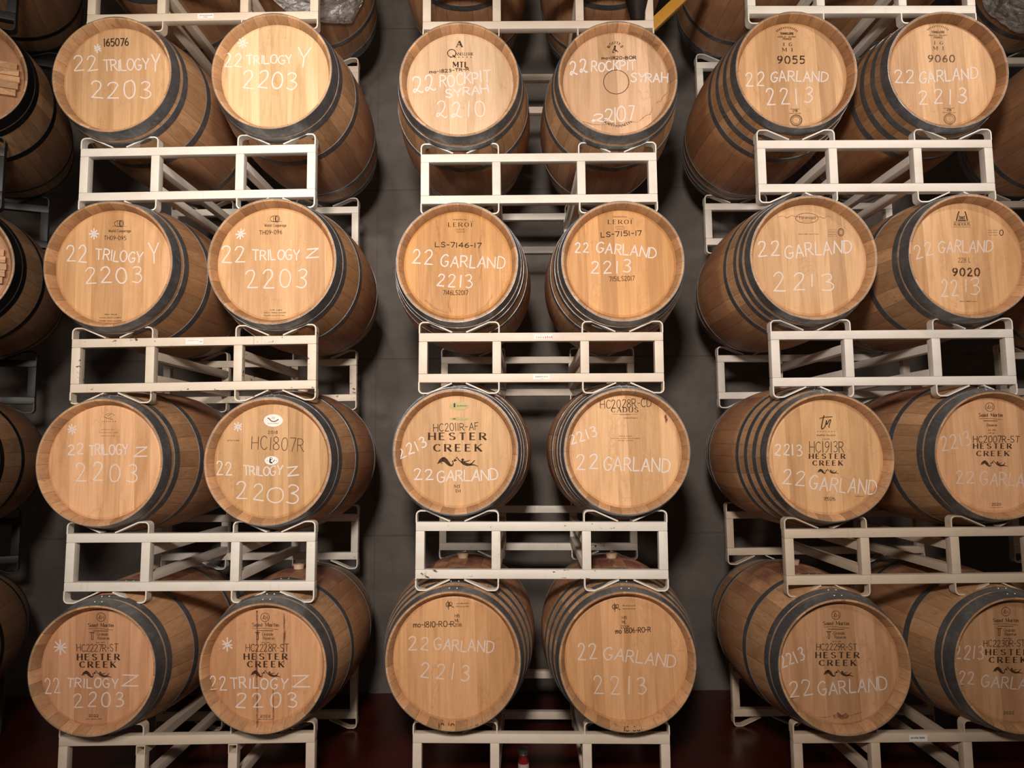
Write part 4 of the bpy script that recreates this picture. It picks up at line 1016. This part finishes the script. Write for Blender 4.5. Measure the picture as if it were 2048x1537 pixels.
write('M4b', [('22',1156,1321,1194,1318,31,3), ('GARLAND',1206.5,1318,1350,1337,24), ('2213',1188.5,1388,1292.5,1388,34,5)], [('mo 1806-RO-R',1231,1268,1301.5,1264.6,10,1.8,1.5), ('18-06',1248,1463,1280,1463,9)],
      rlogo(1231.8,1215.5) + [('sans','HB',1243.8,1239,1253.5,1239,6,2,.9), ('sans','ML',1244,1248,1252.5,1248,6,2,.9), ('sans','2018',1241,1257.4,1258,1257.4,6,1.6,.9)], .78, palpha=.8)
def r4a(b):
    k = Ink(b); k.strip([(1668,1436),(1676,1431),(1684,1436),(1692,1432),(1697,1435)], [8,11,9,11,6]); k.done('wine_stain', STAIN, .9)
    k = Ink(b); k.strip([(1636,1435),(1650,1436),(1664,1433)], [1,2,1]); k.strip([(1698,1433),(1712,1429),(1726,1424)], [1.4,2.4,1]); k.done('tannin_stain', STAIN_BROWN, .8)
write('R4a', [('2213',1565,1336,1610,1320,24,3), ('22',1580,1396,1625,1390,31,3), ('GARLAND',1637,1392,1774,1381.5,26)], [('HC2229R-ST',1633,1301,1713.4,1301,13,1.8,1.25)],
      stmartin(1672,1231,1646.6,1697.8,1251,1658,1271) + hc(1632,1718,1316.4,1639,1711.6,1332,10.8,1677,1347.8,61), .85, extra=r4a)
write('R4b', [('2213',1910,1318,1966,1319,26,3), ('22',1917.4,1369,1947,1369,26,3), ('GARLAND',1962,1374.5,2092,1382,22)], [('HC2230R-ST',1967.5,1294,2050,1294,13,1.8,1.25)],
      stmartin(2011.7,1224,1986.5,2036.6,1245,1998.6,1265) + hc(1972,2057,1310.5,1979,2051.5,1326,10.8,2016,1342,61) + [('sans','2022',2007,1429,2028,1429,5,2,.9)], .7)

# ------------------------------------------------------------------ labels stuck on the rack rails
def rail_sticker(key, px0, py0, px1, py1, ink, lines, name='rail_sticker'):
    r = racks[key]; x, y, z, yw, tl, hf = RK[key]
    k0, k1 = ray(px0, py1), ray(px1, py0)
    c = (Vector(k0) + Vector(k1))/2; kk = (y - 0.002)/c.y
    X0, X1 = k0.x*kk - x, k1.x*kk - x; Z0, Z1 = k0.z*kk - (z - hf), k1.z*kk - (z - hf)
    xm = (X0+X1)/2; dz = -math.tan(math.radians(yw))*0.0
    V, F, MI = [], [], []
    box_data(X0, X1, -0.0012, 0.002, Z0, Z1, V, F); MI += [0]*6
    rr = random.Random(int(px0))
    for fz, fx0, fx1, fh in lines:
        xx = X0 + (X1-X0)*fx0; h = (Z1-Z0)*fh
        while xx < X0 + (X1-X0)*fx1:
            b = len(V); w = h*rr.uniform(.25, .5); zz = Z0 + (Z1-Z0)*fz; hh = h*rr.uniform(.7, 1)
            V += [(xx, -0.0016, zz), (xx+w, -0.0016, zz), (xx+w, -0.0016, zz+hh), (xx, -0.0016, zz+hh)]; F.append((b, b+1, b+2, b+3)); MI.append(1); xx += h*.75
    link(name, mesh(name, V, F, mi=MI), [STICKER, ink], r)
rail_sticker(('L',0), 395, 26.5, 427, 37.5, GREYP, [(.55,.12,.9,.18), (.2,.38,.62,.25)])
rail_sticker(('L',2), 372, 677.5, 407, 689, GREYP, [(.6,.1,.7,.12), (.35,.8,.95,.25)])
rail_sticker(('M',2), 1067, 668.5, 1103.5, 679.5, REDP, [(.2,.15,.55,.42), (.2,.62,.95,.5), (.78,.4,.6,.1)])
rail_sticker(('M',2), 1066, 748.8, 1099.5, 759.5, GREYP, [(.42,.15,.88,.25), (.1,.45,.6,.1)])
rail_sticker(('R',4), 1819, 1471, 1855, 1484, BLACKP, [(.42,.1,.85,.3)])

# ------------------------------------------------------------------ clear film on two of the top barrels
def film(name, b, a0, a1, t0, t1, label, seed, hang=0.0):
    rr = random.Random(seed); NA, NT = 64, 44
    from mathutils import noise as mn
    V, F = [], []
    for i in range(NT+1):
        for j in range(NA+1):
            fa, ft = j/NA, i/NT
            ed = 0.05*mn.noise((fa*4, seed, 0)) ; t = t0 + (t1 - t0)*ft + ed*ft
            if hang: t += hang*max(0, 1 - abs(fa - 0.72)/0.28)*ft
            a = math.radians(a0 + (a1 - a0)*fa)
            tt = max(t, 0.0)
            R = prof(tt, b.s) + 0.008
            p = Vector((fa*7, ft*5, seed*3.1))
            n = mn.noise(p*1.1)*0.014 + abs(mn.noise(p*2.9))*0.014 + mn.noise(p*7)*0.004
            R += max(0.0, n + 0.006)
            if t < 0: R -= min(0.16, -t*1.2)
            y = -BL/2 + max(t, -0.012 + 0.004*n)
            V.append((R*math.cos(a), y, R*math.sin(a)))
    for i in range(NT):
        for j in range(NA):
            k = i*(NA+1) + j; F.append((k, k+1, k+NA+2, k+NA+1))
    me = mesh(name, V, F, True)
    o = link(name, me, FILM, None, tuple(b.root.location + Vector((0, 0, b.Rb)))); o.rotation_euler = (0, 0, b.a)
    tag(o, label, 'plastic film', 'clear film round the top barrels')
film('plastic_film', BAR['L0b'], -215, 15, -0.12, 0.26, 'crumpled clear plastic film round the top barrel of the left stack', 3, 0.34)
film('plastic_film', BAR['G0a'], -215, -55, -0.10, 0.66, 'shiny clear plastic film round the barrel in the top right corner', 8, 0.0)

# ------------------------------------------------------------------ odds and ends
# yellow plank leaning in the gap between the middle and right stacks
k0, k1 = ray(1284, 72), ray(1408, -46)
P0 = k0*(3.376/k0.y) + Vector((0, 0, CZ)); P1 = k1*(3.376/k1.y) + Vector((0, 0, CZ))
d = (P1 - P0)
V, F = [], []; box_data(0, d.length, -0.018, 0.018, -0.034, 0.034, V, F)
yb = link('yellow_plank', tube_mesh('yellow_plank', 0, d.length, -0.018, 0.018, -0.028, 0.028, 0.003), mat_plain('yellow_ochre_paint', (0.42, 0.20, 0.022), 0.5))
yb.location = P0; yb.rotation_euler = d.to_track_quat('X', 'Z').to_euler()
tag(yb, 'yellow plank leaning across the gap beside the top middle rack', 'plank')
# dark tapered cup standing on the bottom rail of the top middle rack
x, y, z, yw, tl, hf = RK[('M', 0)]
zb = z - hf + TB + CZ
k = ray(1279, 38); xc = k.x*(y + TB/2)/k.y
me = lathe('dark_cup', [(0, 0.0005), (0, 0.030), (0.004, 0.032), (0.155, 0.066), (0.158, 0.068), (0.158, 0.064), (0.006, 0.029), (0.006, 0.0005)], 36)
me.transform(Matrix.Rotation(PI/2, 4, 'X'))
dc = link('dark_cup', me, mat_plain('black_plastic', (0.012, 0.007, 0.006), 0.6, 0.0, 0.2)); dc.location = (xc - 0.010, y + TB/2 - 0.0005, zb + 0.0012)
tag(dc, 'dark tapered cup standing on the lower rail of the top middle rack', 'cup')
# small red bottle on the floor under the middle stack
k = ray(1047, 1518); yy = 3.56; xb = k.x*yy/k.y
bt = empty('red_bottle', (xb, yy, 0.0)); tag(bt, 'small red bottle with a silver-grey cap on the floor under the middle stack', 'bottle')
me = lathe('body', [(0, .001), (0, .024), (.003, .027), (.095, .027), (.112, .021), (.124, .019), (.124, .001)], 40); me.transform(Matrix.Rotation(PI/2, 4, 'X'))
m, nt, p = new_mat('red_glass'); p.inputs['Base Color'].default_value = (0.22, 0.012, 0.008, 1); p.inputs['Roughness'].default_value = 0.12; p.inputs['Coat Weight'].default_value = 0.5
link('body', me, m, bt)
me = lathe('cap', [(.120, .001), (.120, .024), (.124, .029), (.140, .031), (.150, .027), (.154, .018), (.1545, .001)], 40); me.transform(Matrix.Rotation(PI/2, 4, 'X'))
link('cap', me, mat_plain('silver_grey_cap', (0.42, 0.40, 0.38), 0.35, 0.5), bt)
me = lathe('label', [(.03, .0273), (.03, .0276), (.082, .0276), (.082, .0273)], 40); me.transform(Matrix.Rotation(PI/2, 4, 'X'))
link('label_band', me, mat_plain('pale_label', (0.55, 0.42, 0.38), 0.5), bt)
